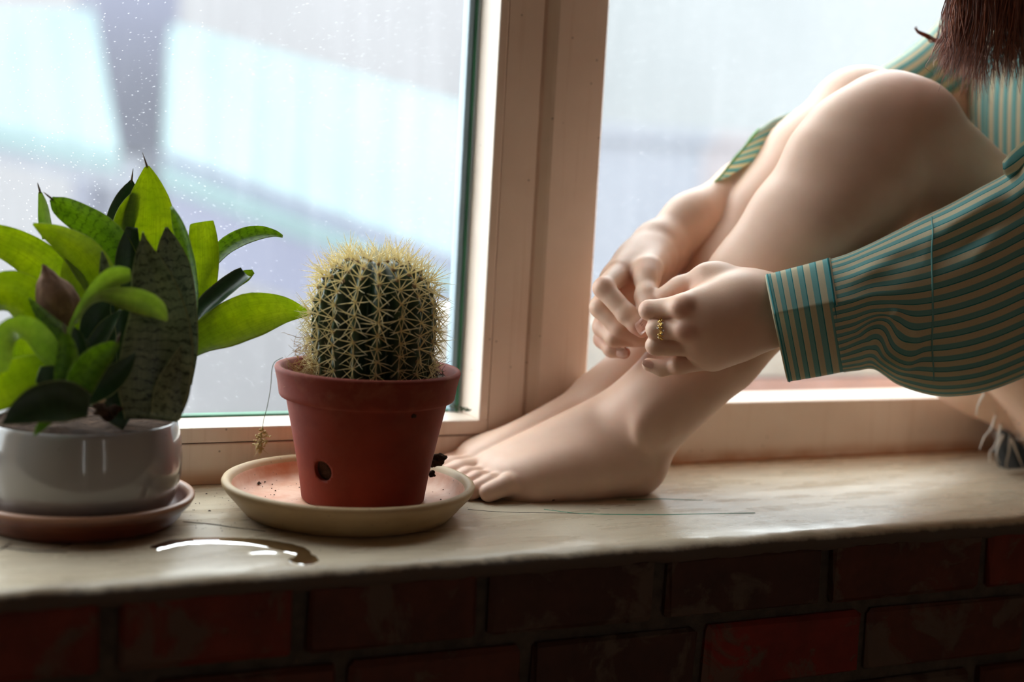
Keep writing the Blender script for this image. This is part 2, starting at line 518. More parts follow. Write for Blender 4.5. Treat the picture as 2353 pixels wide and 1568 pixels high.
# caulk line at the foot of the right rail, and exterior ledge rail
M_CAULK = simple('stained_caulk', (0.40, 0.20, 0.10), (0.30, 0.15, 0.08), 40, 0.8, 0.4, 150)
V, F = [], []
xs = np.linspace(xe + 0.03, XR - 0.001, 90)
tube(V, F, [(x, YF - 0.0005 + 0.0008 * mnoise.noise(Vector((x * 30, 0, 0))), 0.0008) for x in xs], [0.0022 + 0.0012 * mnoise.noise(Vector((x * 60, 2, 0))) for x in xs], 6)
tag(mesh_obj('trim_3', V, F, M_CAULK), kind='structure')
# the two narrow windows of the opposite wall, behind the camera
for q, (x0, x1) in enumerate(SLOTS):
    wn = tag(root_of('window_%d' % (3 + q), ((x0 + x1) / 2, RY0, WZ0)), kind='structure')
    for x in (x0, x1 - 0.02):
        box('window_stile', (x, RY0 - 0.08, WZ0), (x + 0.02, RY0 - 0.03, WZ1), M_FRAME, wn)
    for z in (WZ0, 0.2, 0.9, WZ1 - 0.03):
        box('window_rail', (x0 + 0.02, RY0 - 0.078, z), (x1 - 0.02, RY0 - 0.032, z + 0.03), M_FRAME, wn)
M_WHITEPAINT = simple('white_outdoor_paint', (0.80, 0.80, 0.78), rough=0.6)
# ------------------------------------------------------------------ the world outside
M_LAV = simple('lavender_render', (0.055, 0.056, 0.086), (0.049, 0.051, 0.079), 0.6, 0.8)
M_LAVL = simple('pale_lavender_render', (0.099, 0.102, 0.120), (0.089, 0.094, 0.113), 0.4, 0.8)
M_PALE = simple('pale_pinkish_render', (0.141, 0.134, 0.139), (0.132, 0.126, 0.130), 0.2, 0.85)
M_TEAL = simple('teal_roof_sheet', (0.068, 0.108, 0.112), (0.062, 0.100, 0.103), 0.5, 0.6)
M_GROUND = simple('pale_paved_yard', (0.146, 0.146, 0.158), (0.136, 0.136, 0.148), 0.1, 0.85)
M_PINKROOF = simple('salmon_roof', (0.182, 0.119, 0.112), (0.168, 0.105, 0.098), 0.5, 0.8)
M_DARKWIN = simple('far_window_glass', (0.10, 0.12, 0.16), rough=0.3)
tag(box('ground', (-80, 2.5, -9.2), (120, 90, -9.0), M_GROUND), kind='structure')

def slab(name, quad, th, mat, parent):
    """a sheet roof of real thickness from four 3D corners"""
    q = [np.array(p) for p in quad]
    n = np.cross(q[1] - q[0], q[3] - q[0]); n /= np.linalg.norm(n)
    if n[2] > 0: n = -n
    V = q + [p + n * th for p in q]
    F = [(0, 1, 2, 3), (7, 6, 5, 4)] + [(i, (i + 1) % 4 + 0, (i + 1) % 4 + 4, i + 4) for i in range(4)]
    bm = bmesh.new()
    vs = [bm.verts.new(tuple(p)) for p in V]
    for f in F: bm.faces.new([vs[i] for i in f])
    bmesh.ops.recalc_face_normals(bm, faces=bm.faces)
    return bm_obj(name, bm, mat, parent, smooth=False)

def house(name, label, roofq, wall_pts, wall_depth, drop, wm, rm, ribs=9):
    r = root_of(name, tuple(PY(*wall_pts[0][:2], wall_pts[0][2]) * np.array([1, 1, 0]) + np.array([0, 0, -9.0])), label, 'building')
    q = [PY(*p) for p in roofq]
    slab('roof', q, 0.22, rm, r)
    for k in range(1, ribs):                       # standing seams of the sheet roof
        t = k / ribs
        a = q[0] * (1 - t) + q[1] * t; b = q[3] * (1 - t) + q[2] * t
        n = np.cross(q[1] - q[0], q[3] - q[0]); n /= np.linalg.norm(n)
        if n[2] < 0: n = -n
        VV, FF = [], []
        tube(VV, FF, [a + n * 0.02, (a + b) / 2 + n * 0.02, b + n * 0.02], 0.012, 4)
        mesh_obj('roof_seam', VV, FF, rm, r, smooth=False)
    # wall under the roof edge: sloped top, vertical faces
    a, b = PY(*wall_pts[0]), PY(*wall_pts[1])
    V = [a, b, b - np.array([0, 0, drop]), a - np.array([0, 0, drop])]
    V += [p + np.array([0, wall_depth, 0]) for p in V]
    bm = bmesh.new()
    vs = [bm.verts.new(tuple(p)) for p in V]
    for f in [(0, 1, 2, 3), (7, 6, 5, 4), (0, 4, 5, 1), (1, 5, 6, 2), (2, 6, 7, 3), (3, 7, 4, 0)]: bm.faces.new([vs[i] for i in f])
    bmesh.ops.recalc_face_normals(bm, faces=bm.faces)
    bm_obj('wall', bm, wm, r, smooth=False)
    return r
house('house', 'house with a sloping teal sheet roof over a lavender wall, seen behind the cactus',
      [(395, 55, 19), (1250, 292, 19), (1250, 716, 14.5), (380, 385, 14.5)], [(392, 352, 14.6), (1250, 664, 14.6)], 4.0, 1.05, M_LAV, M_TEAL)
house('house', 'house with a teal roof at the far left, left of the lavender tower',
      [(-700, 20, 19), (215, 25, 19), (275, 350, 15), (-700, 130, 15)], [(-700, 110, 15.1), (330, 370, 15.1)], 3.0, 0.35, M_LAVL, M_TEAL)
def block(name, label, lo, hi, wm, wins=0, cat='building'):
    r = root_of(name, ((lo[0] + hi[0]) / 2, lo[1], lo[2]), label, cat)
    box('wall', lo, hi, wm, r)
    box('roof', (lo[0] - 0.15, lo[1] - 0.15, hi[2]), (hi[0] + 0.15, hi[1] + 0.15, hi[2] + 0.25), wm, r)
    return r
a = PY(215, 300, 20); b = PY(405, 300, 20)
block('tower', 'narrow lavender stair tower standing between the two teal roofs', (a[0], 20, -9), (b[0], 22, 4.2), M_LAV)
a = PY(-900, 0, 34); b = PY(1160, 0, 34)
block('apartment_building', 'long pale pinkish apartment block closing the view behind the teal roofs', (a[0], 34, -9), (b[0] + 2, 42, 16), M_PALE)
a = PY(1330, 0, 40); b = PY(3000, 0, 40)
block('apartment_building', 'long pale block seen through the right-hand window', (a[0], 40, -9), (b[0] + 10, 46, 18), simple('pale_blue_render', (0.141, 0.147, 0.149), (0.133, 0.139, 0.141), 0.2, 0.85))
a = PY(1300, 290, 24); b = PY(1620, 290, 24)
block('shed', 'low grey lavender building seen left of the knees through the right-hand window', (a[0], 24, -9), (b[0], 28, PY(1450, 320, 24)[2]), M_LAVL)
a = PY(1560, 290, 26); b = PY(1800, 290, 26)
block('shed', 'low pinkish building seen behind the shins through the right-hand window', (a[0], 26, -9), (b[0], 29, PY(1650, 330, 26)[2]), simple('dusty_pink_render', (0.141, 0.120, 0.126), (0.132, 0.113, 0.118), 0.3, 0.85))
# white ledge rail outside the right-hand window
a = PY(1345, 725, 1.62); b = PY(2400, 690, 1.62)
box('rail_top', (a[0] - 0.3, 1.60, a[2] - 0.012), (1.9, 1.66, a[2] + 0.010), M_WHITEPAINT, None, 0.003)
rl = bpy.data.objects['rail_top']; rl.name = 'balcony_wall'; tag(rl, 'low white outdoor parapet rail beyond the right-hand window', 'railing')
box('rail_panel', (a[0] - 0.28, 1.615, a[2] - 0.083), (1.88, 1.645, a[2] - 0.016), simple('pale_parapet_board', (0.62, 0.61, 0.57)), rl, 0.002)
box('rail_foot', (a[0] - 0.28, 1.61, a[2] - 0.125), (1.88, 1.65, a[2] - 0.086), simple('salmon_board', (0.55, 0.27, 0.19)), rl, 0.002)
# ------------------------------------------------------------------ saucers, pots, cactus
def m_terra():
    t = NT('weathered_terracotta')
    v = t.coord()
    f = t.ramp(t.noise(v, 18, 6), [(0.35, 0.0), (0.7, 1.0)])
    c = t.mix(f, (0.22, 0.028, 0.010), (0.15, 0.017, 0.006))
    z = t.n('ShaderNodeSeparateXYZ', i_0=v).outputs[2]
    bl = t.ramp(t.noise(v, 38, 6, 0.65), [(0.50, 0.0), (0.75, 1.0)])
    rim = t.ramp(t.math('MULTIPLY', z, 1.0), [(0.075, 0.0), (0.118, 1.0)])
    c = t.mix(t.math('MULTIPLY', bl, t.math('ADD', 0.10, t.math('MULTIPLY', rim, 0.40))), c, (0.36, 0.135, 0.065))
    dk = t.ramp(t.noise(v, 150, 3), [(0.70, 0.0), (0.76, 1.0)])
    c = t.mix(t.math('MULTIPLY', dk, 0.5), c, (0.10, 0.04, 0.025))
    return t.done(t.pbsdf(Base_Color=c, Roughness=0.7, Specular_IOR_Level=0.3, Normal=t.bump(t.noise(v, 260, 5), 0.25, 0.0006)))
M_TERRA = m_terra()
def m_saucer():
    t = NT('cream_glazed_clay')
    v = t.coord()
    g = t.n('ShaderNodeSeparateXYZ', i_0=v).outputs
    rr = t.math('SQRT', t.math('ADD', t.math('MULTIPLY', g[0], g[0]), t.math('MULTIPLY', g[1], g[1])))
    inside = t.math('MULTIPLY', t.math('LESS_THAN', rr, 0.0985), t.math('GREATER_THAN', g[2], t.math('ADD', 0.005, t.math('MULTIPLY', t.math('SUBTRACT', rr, 0.083), 0.85))))
    f = t.ramp(t.noise(v, 28, 6, 0.6), [(0.35, 0.0), (0.68, 1.0)])
    cin = t.mix(f, (0.66, 0.40, 0.27), (0.52, 0.20, 0.09))
    cout = t.mix(t.ramp(t.noise(v, 14, 5), [(0.4, 0.0), (0.7, 1.0)]), (0.46, 0.32, 0.16), (0.38, 0.25, 0.115))
    c = t.mix(inside, cout, cin)
    sp = t.n('ShaderNodeTexVoronoi', i_Vector=v, i_Scale=120).outputs[0]
    c = t.mix(t.math('MULTIPLY', t.math('LESS_THAN', sp, 0.09), 0.55), c, (0.12, 0.06, 0.03))
    return t.done(t.pbsdf(Base_Color=c, Roughness=0.55, Normal=t.bump(t.noise(v, 220, 5), 0.15, 0.0006)))
M_SAUCER = m_saucer()
def m_brownsaucer():
    t = NT('dark_brown_glazed_clay')
    v = t.coord()
    f = t.ramp(t.noise(v, 30, 6), [(0.4, 0.0), (0.7, 1.0)])
    c = t.mix(f, (0.13, 0.034, 0.016), (0.085, 0.02, 0.011))
    z = t.n('ShaderNodeSeparateXYZ', i_0=v).outputs[2]
    c = t.mix(t.math('MULTIPLY', t.ramp(z, [(0.019, 0.0), (0.0235, 1.0)]), 0.7), c, (0.50, 0.27, 0.16))
    return t.done(t.pbsdf(Base_Color=c, Roughness=0.35, Normal=t.bump(t.noise(v, 150, 4), 0.12, 0.0006)))
M_BSAUCER = m_brownsaucer()
M_CLAYRAW = simple('raw_broken_clay', (0.46, 0.22, 0.13), (0.36, 0.15, 0.09), 120, 0.9)
def m_white():
    t = NT('white_glazed_ceramic')
    v = t.coord()
    z = t.n('ShaderNodeSeparateXYZ', i_0=v).outputs[2]
    low = t.math('MULTIPLY', t.ramp(t.math('ADD', z, t.math('MULTIPLY', t.math('SUBTRACT', t.noise(v, 30, 4), 0.5), 0.006)), [(0.004, 1.0), (0.016, 0.0)]), 0.55)
    c = t.mix(low, (0.29, 0.28, 0.28), (0.26, 0.225, 0.13))
    sp = t.n('ShaderNodeTexVoronoi', i_Vector=v, i_Scale=70).outputs[0]
    c = t.mix(t.math('MULTIPLY', t.math('LESS_THAN', sp, 0.05), 0.6), c, (0.15, 0.11, 0.08))
    return t.done(t.pbsdf(Base_Color=c, Roughness=0.14, Coat_Weight=0.5, Coat_Roughness=0.04, Normal=t.bump(t.noise(v, 18, 3), 0.04, 0.003)))
M_WHITE = m_white()
M_SOIL = simple('dark_potting_soil', (0.075, 0.045, 0.03), (0.03, 0.018, 0.012), 90, 0.95, 0.9, 180, bdist=0.004, spec=0.05)
def m_dry():
    t = NT('dry_straw_roots')
    f = t.ramp(t.noise(t.coord(), 60), [(0.4, 0.0), (0.65, 1.0)])
    c = t.mix(f, (0.62, 0.44, 0.20), (0.40, 0.25, 0.11))
    return t.done(t.n('ShaderNodeMixShader', i_0=0.55, i_1=t.pbsdf(Base_Color=c, Roughness=0.8), i_2=t.n('ShaderNodeBsdfTranslucent', i_0=c)))
M_DRY = m_dry()
M_PEBBLE = simple('pale_pebble', (0.62, 0.58, 0.52), (0.5, 0.46, 0.4), 60, 0.6)

# cream saucer under the cactus pot
SCX, SCY = 0.382, 1.131
sprof = [(0.0, 0.0), (0.083, 0.0), (0.088, 0.0015), (0.094, 0.008), (0.0975, 0.0125), (0.0985, 0.0135), (0.0995, 0.0145), (0.1035, 0.0190),
         (0.1065, 0.0235), (0.1072, 0.0262), (0.1062, 0.0282), (0.1040, 0.0292), (0.1015, 0.0285), (0.0995, 0.0262), (0.0975, 0.0215),
         (0.0945, 0.0150), (0.0895, 0.0112), (0.083, 0.0098), (0.05, 0.0092), (0.0, 0.0090)]
cs = root_of('saucer', (SCX, SCY, 0), 'cream clay saucer under the cactus pot, stained orange inside', 'saucer')
V, F = lathe(sprof[1:-1], 96)
o = mesh_obj('dish', V, F, M_SAUCER, None); o.parent = cs
V, F = [], []
for k in range(90):
    a = random.uniform(0, 2 * pi); r = random.uniform(0.055, 0.094)
    p = np.array([SCX + r * cos(a), SCY + r * sin(a), 0.0101 + max(0, r - 0.084) * 0.33])
    s = random.uniform(0.0003, 0.0011) * (2.2 if random.random() < 0.06 else 1)
    b = len(V)
    for dx, dy, dz in ((1, 0, 0), (-.5, .9, 0), (-.5, -.9, 0), (0, 0, 1.1)):
        V.append(p + np.array([dx, dy, dz]) * s * random.uniform(.7, 1.3))
    F += [(b, b + 1, b + 3), (b + 1, b + 2, b + 3), (b + 2, b, b + 3)]
mesh_obj('soil_crumbs', V, F, M_SOIL, cs, kind='stuff')

# terracotta pot with its cactus
PCX, PCY, PZ0 = 0.3965, 1.136, 0.0100
pc = root_of('potted_cactus', (PCX, PCY, PZ0), 'round spiny cactus in a terracotta pot with a side hole, on the cream saucer', 'potted cactus')
pprof = [(0.0515, 0.0), (0.0525, 0.0012), (0.0555, 0.022), (0.0625, 0.058), (0.0685, 0.0865), (0.0688, 0.0872), (0.0735, 0.0885), (0.0745, 0.0900),
         (0.0765, 0.1020), (0.0785, 0.1105), (0.0790, 0.1122), (0.0780, 0.1142), (0.0755, 0.1146), (0.0735, 0.1130), (0.0720, 0.1080), (0.0655, 0.0850), (0.0575, 0.050), (0.0490, 0.012), (0.030, 0.010), (0.0, 0.010)]
dense = []
for (r0_, z0_), (r1_, z1_) in zip(pprof[:-2], pprof[1:-1]):
    k_ = max(1, int(abs(z1_ - z0_) / 0.0028))
    dense += [(r0_ + (r1_ - r0_) * q / k_, z0_ + (z1_ - z0_) * q / k_) for q in range(k_)]
dense.append(pprof[-2])
V, F = lathe(dense, 128)
pot = mesh_obj('pot', V, F, M_TERRA, None); pot.parent = pc
# drainage hole bored through the wall, and the smaller one on the far right side
def bore(ob, c, d, r):
    bmc = bmesh.new()
    bmesh.ops.create_cone(bmc, cap_ends=True, segments=28, radius1=r, radius2=r, depth=0.03)
    rot = Vector((0, 0, 1)).rotation_difference(Vector(d)).to_matrix().to_4x4()
    bmesh.ops.transform(bmc, matrix=Matrix.Translation(Vector(c)) @ rot, verts=bmc.verts)
    mc = bpy.data.meshes.new('cutter'); bmc.to_mesh(mc); bmc.free()
    oc = bpy.data.objects.new('cutter', mc); COL.objects.link(oc)
    oc.location = pc.location
    md = ob.modifiers.new('bore', 'BOOLEAN'); md.object = oc; md.operation = 'DIFFERENCE'; md.solver = 'EXACT'
    dg = bpy.context.evaluated_depsgraph_get()
    me = bpy.data.meshes.new_from_object(ob.evaluated_get(dg))
    ob.modifiers.clear(); old = ob.data; ob.data = me; bpy.data.meshes.remove(old)
    bpy.data.objects.remove(oc); bpy.data.meshes.remove(mc)
def on_pot(px, py):
    """first hit of the photo ray with the pot's conical wall -> local point"""
    d = ray(px, py)
    for s in np.linspace(0.9, 1.5, 6000):
        p = CAM + d * s - np.array([PCX, PCY, PZ0])
        rr = np.interp(p[2], [q[1] for q in pprof[:9]], [q[0] for q in pprof[:9]])
        if p[0] ** 2 + p[1] ** 2 < rr * rr and 0 < p[2] < 0.115: return p
    return np.array([0.05, -0.02, 0.02])
bpy.context.view_layer.update()
h = on_pot(741, 1083)
bore(pot, h, (h[0], h[1], -0.008), 0.0088)
# soil filling
V, F = [], []
rings = [(0.0505, 0.016), (0.0580, 0.055), (0.0660, 0.090), (0.0690, 0.0985)]
n = 64
for r, z in rings:
    for k in range(n):
        a = 2 * pi * k / n; V.append((r * cos(a), r * sin(a), z))
for q, r in enumerate((0.060, 0.05, 0.035, 0.018)):
    for k in range(n):
        a = 2 * pi * k / n
        z = 0.1005 + 0.004 * mnoise.noise(Vector((r * cos(a) * 60, r * sin(a) * 60, 2))) + 0.002 * mnoise.noise(Vector((r * cos(a) * 200, r * sin(a) * 200, 5)))
        V.append((r * cos(a), r * sin(a), z))
m = len(V) // n
for i in range(m - 1):
    for k in range(n): F.append((i * n + k, i * n + (k + 1) % n, (i + 1) * n + (k + 1) % n, (i + 1) * n + k))
F.append(tuple(range((m - 1) * n, m * n))); F.append(tuple(reversed(range(n))))
soil = mesh_obj('soil', V, F, M_SOIL, None); soil.parent = pc

def lump(name, c, r, mat, parent, seed=1, amp=0.3, freq=1.6, sub=3):
    bm = bmesh.new()
    bmesh.ops.create_icosphere(bm, subdivisions=sub, radius=1.0)
    for v in bm.verts:
        q = v.co.copy()
        d = 1 + amp * mnoise.noise(q * freq + Vector((seed * 7.3, seed, 0))) + amp * 0.5 * mnoise.noise(q * freq * 3 + Vector((seed, 3, seed)))
        v.co = Vector((q.x * r[0] * d, q.y * r[1] * d, q.z * r[2] * d)) + Vector(tuple(map(float, c)))
    return bm_obj(name, bm, mat, parent)
# soil clod pushed out through the far-side hole
c1_ = PY(1010, 1055, 1.148); c2_ = PY(992, 1090, 1.145)
lump('soil_clod', c1_, (0.0062, 0.005, 0.0048), M_SOIL, pc, 3, 0.5)
lump('soil_clod', PY(1000, 1064, 1.147), (0.0055, 0.004, 0.004), M_SOIL, pc, 5, 0.5)
lump('soil_clod', c2_, (0.003, 0.003, 0.003), M_SOIL, pc, 4, 0.6)
lump('soil_spot', np.array([PCX, PCY, PZ0]) + on_pot(950, 957) * 1.003, (0.0022, 0.0016, 0.0018), M_SOIL, pc, 8, 0.5, sub=2)
lump('soil_spot', np.array([PCX, PCY, PZ0]) + on_pot(634, 884), (0.0012, 0.0012, 0.0016), M_SOIL, pc, 9, 0.5, sub=2)
lump('pebble', PY(1003, 873, 1.137), (0.0088, 0.008, 0.0062), M_PEBBLE, pc, 6, 0.2)
lump('pebble', (PCX - 0.036, PCY - 0.050, PZ0 + 0.102), (0.010, 0.008, 0.004), M_PEBBLE, pc, 2, 0.25)

# the cactus itself
CX, CY, CZ = PCX + 0.0035, PCY + 0.0, PZ0 + 0.098
NR, CR, CH = 17, 0.0525, 0.112
def c_prof(t):                    # t 0 base .. 1 top -> (radius factor, z)
    zz = t
    if t < 0.48:
        r = 0.90 + 0.10 * sin(pi * min(1, t / 0.48) * 0.5)
    else:
        q = (t - 0.48) / 0.52
        r = sqrt(max(0.0, 1 - q ** 2.6))
    return r, zz * CH
def m_cactus():
    t = NT('dark_green_cactus_skin')
    v = t.coord()
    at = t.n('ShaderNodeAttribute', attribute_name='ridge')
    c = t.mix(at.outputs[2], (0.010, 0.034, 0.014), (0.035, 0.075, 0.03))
    f = t.ramp(t.noise(v, 50, 5), [(0.5, 0.0), (0.72, 1.0)])
    z = t.n('ShaderNodeSeparateXYZ', i_0=v).outputs[2]
    corky = t.ramp(z, [(0.02, 0.7), (0.065, 0.0)])
    c = t.mix(t.math('MULTIPLY', f, t.math('ADD', corky, 0.1)), c, (0.16, 0.10, 0.055))
    return t.done(t.pbsdf(Base_Color=c, Roughness=0.38, Normal=t.bump(t.noise(v, 120, 4), 0.12, 0.0008)))
M_CACTUS = m_cactus()
M_AREOLE = simple('felted_areole', (0.40, 0.29, 0.20), (0.25, 0.16, 0.10), 200, 0.95, 0.6, 400)
def m_spine():
    t = NT('straw_yellow_spine')
    at = t.n('ShaderNodeAttribute', attribute_name='tip')
    c = t.mix(at.outputs[2], (0.90, 0.77, 0.42), (0.95, 0.89, 0.70))
    d = t.pbsdf(Base_Color=c, Roughness=0.4)
    tl = t.n('ShaderNodeBsdfTranslucent', i_0=(0.97, 0.88, 0.58))
    return t.done(t.n('ShaderNodeMixShader', i_0=0.5, i_1=d, i_2=tl))
M_SPINE = m_spine()
nt_, na = 64, NR * 12
V, F, ridge = [], [], []
for i in range(nt_ + 1):
    t = i / nt_ * 0.999
    r, z = c_prof(t)
    for k in range(na):
        a = 2 * pi * k / na
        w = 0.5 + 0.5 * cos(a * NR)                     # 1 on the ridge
        tub = 0.5 + 0.5 * cos((z / 0.0105) * 2 * pi)    # bumps where the areoles sit
        rr = CR * r * (0.83 + 0.17 * w ** 0.75 + 0.02 * w * tub) if r > 0 else 0
        zz = z - (0.010 * max(0, 1 - r / 0.5) ** 1.5 if t > 0.8 else 0)
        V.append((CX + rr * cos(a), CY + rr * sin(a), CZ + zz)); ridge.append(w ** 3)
for i in range(nt_):
    for k in range(na): F.append((i * na + k, i * na + (k + 1) % na, (i + 1) * na + (k + 1) % na, (i + 1) * na + k))
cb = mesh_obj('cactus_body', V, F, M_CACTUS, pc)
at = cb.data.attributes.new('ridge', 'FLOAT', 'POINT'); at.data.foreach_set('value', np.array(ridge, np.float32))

def spine_mesh(kind, seed):
    """a cluster of spines round a felted areole; local +Z points out of the plant, +Y up the rib"""
    rs = random.Random(seed)
    V, F, tip = [], [], []
    n = 9 if kind == 'side' else 10
    for q in range(n):
        if kind == 'side':
            a = 2 * pi * q / n + rs.uniform(-.25, .25)
            el = rs.uniform(0.18, 0.75)
            L = rs.uniform(0.012, 0.0215)
            if q == 0: el, L = 1.25, rs.uniform(0.012, 0.019)
        else:
            a = 2 * pi * q / n + rs.uniform(-.3, .3)
            el = rs.uniform(0.45, 1.3)
            L = rs.uniform(0.013, 0.024)
        d = np.array([cos(a) * cos(el), sin(a) * cos(el), sin(el)])
        bend = np.array([rs.uniform(-1, 1), rs.uniform(-1, 1), 0]) * 0.0008
        b = len(V)
        tube(V, F, [d * 0.0004, d * L * 0.5 + bend, d * L + bend * 0.2], [0.00042, 0.00034, 0.00006], 4, cap=False)
        tip += [0] * 4 + [0.5] * 4 + [1] * 4
    me = bpy.data.meshes.new('spine_cluster')
    me.from_pydata([tuple(v) for v in V], [], F)
    me.polygons.foreach_set('use_smooth', [True] * len(F))
    me.materials.append(M_SPINE)
    me.attributes.new('tip', 'FLOAT', 'POINT').data.foreach_set('value', np.array(tip, np.float32))
    return me
S_SIDE = [spine_mesh('side', s) for s in range(7)]
S_TOP = [spine_mesh('top', 40 + s) for s in range(5)]
bm = bmesh.new(); bmesh.ops.create_icosphere(bm, subdivisions=2, radius=1.0)
for v in bm.verts:
    d = 1 + 0.3 * mnoise.noise(v.co * 3)
    v.co = Vector((v.co.x * 0.0019 * d, v.co.y * 0.0023 * d, v.co.z * 0.0014 * d))
ARE = bpy.data.meshes.new('areole'); bm.to_mesh(ARE); bm.free(); ARE.materials.append(M_AREOLE)
ARE.polygons.foreach_set('use_smooth', [True] * len(ARE.polygons))
inv = PINV(cb)
ncl = 0
for kr in range(NR):
    a = 2 * pi * kr / NR
    z = 0.006 + 0.0035 * (kr % 2) + random.uniform(-.001, .001)
    while True:
        t = z / CH
        if t > 0.985: break
        r, _ = c_prof(t); r2, _ = c_prof(min(t + 0.02, 0.999))
        rr = CR * r
        if rr < 0.008: break
        zz = z - (0.010 * max(0, 1 - r / 0.5) ** 1.5 if t > 0.8 else 0)
        slope = math.atan2(CR * (r - r2), 0.02 * CH)     # 0 on the wall, 90 deg on the top
        out = Vector((cos(a) * cos(slope), sin(a) * cos(slope), sin(slope)))
        upd = Vector((-cos(a) * sin(slope), -sin(a) * sin(slope), cos(slope)))
        xd = upd.cross(out)
        R = Matrix((xd, upd, out)).transposed().to_4x4()
        p = Vector((CX + rr * 1.002 * cos(a), CY + rr * 1.002 * sin(a), CZ + zz))
        spin = Matrix.Rotation(random.uniform(0, 6.28), 4, 'Z')
        top = t > 0.80
        sc = random.uniform(0.9, 1.15) * (0.85 if t < 0.3 else 1.0)
        o = bpy.data.objects.new('spine_cluster', random.choice(S_TOP if top else S_SIDE))
        o.matrix_world = Matrix.Translation(p + out * 0.0008) @ R @ spin @ Matrix.Scale(sc, 4)
        mb = o.matrix_basis.copy(); COL.objects.link(o); o.parent = cb; o.matrix_parent_inverse = inv; o.matrix_basis = mb
        e = bpy.data.objects.new('areole', ARE)
        e.matrix_world = Matrix.Translation(p) @ R @ Matrix.Scale(1.15 if top else 0.85, 4)
        mb = e.matrix_basis.copy(); COL.objects.link(e); e.parent = cb; e.matrix_parent_inverse = inv; e.matrix_basis = mb
        ncl += 1
        z += 0.0108 * (1.0 if t < 0.7 else 0.85 * max(0.45, cos(slope) * 0.6 + 0.4))
# woolly crown of young spines
V, F, tip = [], [], []
for q in range(75):
    a = random.uniform(0, 6.283); r = random.uniform(0, 0.019)
    p = np.array([CX + r * cos(a), CY + r * sin(a), CZ + CH - 0.011 + random.uniform(-.001, .001)])
    d = np.array([cos(a) * r / 0.019 * 0.9 + random.uniform(-.35, .35), sin(a) * r / 0.019 * 0.9 + random.uniform(-.35, .35), 1.0]); d /= np.linalg.norm(d)
    L = random.uniform(0.009, 0.023)
    tube(V, F, [p, p + d * L * .5, p + d * L], [0.0004, 0.0003, 0.00005], 4, cap=False)
    tip += [0] * 4 + [.6] * 4 + [1] * 4
M_CROWN = simple('pale_young_spine', (0.92, 0.88, 0.70), rough=0.4)
cw = mesh_obj('crown_spines', V, F, M_CROWN, cb, kind='stuff')
cw.data.attributes.new('tip', 'FLOAT', 'POINT').data.foreach_set('value', np.array(tip, np.float32))

# matted dry roots round the base of the cactus
def roots(name, centre, spread, n, L, mat, seed):
    rs = random.Random(seed)
    V, F = [], []
    for q in range(n):
        p = np.array(centre) + np.array([max(-1.5, min(1.5, rs.gauss(0, 1))) * spread[0], max(-1.5, min(1.5, rs.gauss(0, 1))) * spread[1], min(2, abs(rs.gauss(0, 1))) * spread[2]])
        d = np.array([rs.gauss(0, 1), rs.gauss(0, 1), rs.gauss(0.2, 0.8)]); d /= np.linalg.norm(d)
        pts = [p]
        for s in range(5):
            d = d + np.array([rs.gauss(0, .45), rs.gauss(0, .45), rs.gauss(0, .45)]); d /= np.linalg.norm(d)
            pn = pts[-1] + d * L * rs.uniform(.12, .3)
            pn[2] = max(pn[2], PZ0 + 0.100)
            pts.append(pn)
        tube(V, F, pts, [0.00026, 0.00023, 0.0002, 0.00018, 0.00014, 0.00008], 4, cap=False)
    return mesh_obj(name, V, F, mat, pc, kind='stuff')
roots('dry_roots', (CX - 0.058, CY - 0.004, PZ0 + 0.106), (0.008, 0.010, 0.004), 150, 0.015, M_DRY, 1)
roots('dry_roots', (CX - 0.052, CY + 0.008, PZ0 + 0.118), (0.006, 0.008, 0.010), 70, 0.018, M_DRY, 2)
roots('dark_roots', (CX + 0.047, CY - 0.008, PZ0 + 0.106), (0.007, 0.010, 0.006), 150, 0.014, simple('dark_fibre_roots', (0.10, 0.06, 0.035), (0.06, 0.03, 0.02), 80, 0.9), 3)
# one long thread hanging over the rim with a tuft of dry husks at its end
V, F = [], []
yt = PCY - 0.002
thread = [PY(650, 822, yt), PY(632, 832, yt), PY(625, 850, yt), PY(622, 890, yt), PY(614, 935, yt), PY(606, 965, yt), PY(603, 990, yt)]
tp = catmull(thread, 30)
tube(V, F, tp, [0.00033] * 30, 5)
strand = mesh_obj('hanging_thread', V, F, simple('green_brown_thread', (0.14, 0.20, 0.10), (0.2, 0.16, 0.08), 60, 0.7), pc)
V, F = [], []
for q in range(95):
    t = random.random()
    w = 0.0011 + 0.0042 * sin(pi * min(1, t * 1.05)) ** 1.3
    p = PY(603 - 6 * t, 984 + 56 * t, yt) + np.array([random.gauss(0, w * .6), random.gauss(0, w * .6), 0])
    d = np.array([random.gauss(0, 1), random.gauss(0, 1), random.gauss(-.3, .6)]); d /= np.linalg.norm(d)
    L = random.uniform(0.0012, 0.0032)
    tube(V, F, [p - d * L * .5, p, p + d * L * .5], [0.0003, 0.0010, 0.0002], 5, cap=False)
for q in range(14):
    p = PY(598, 1030 - random.uniform(0, 35), yt)
    d = np.array([random.gauss(0, .6), random.gauss(0, .6), -1.0]); d /= np.linalg.norm(d)
    tube(V, F, [p, p + d * 0.006 + np.array([random.gauss(0, .001), 0, 0]), p + d * 0.011 + np.array([random.gauss(0, .003), 0, 0])], [0.0003, .00025, .0001], 4, cap=False)
mesh_obj('husk_tuft', V, F, simple('pale_dry_husk', (0.62, 0.46, 0.20), (0.5, 0.35, 0.14), 90, 0.8), strand, kind='stuff')

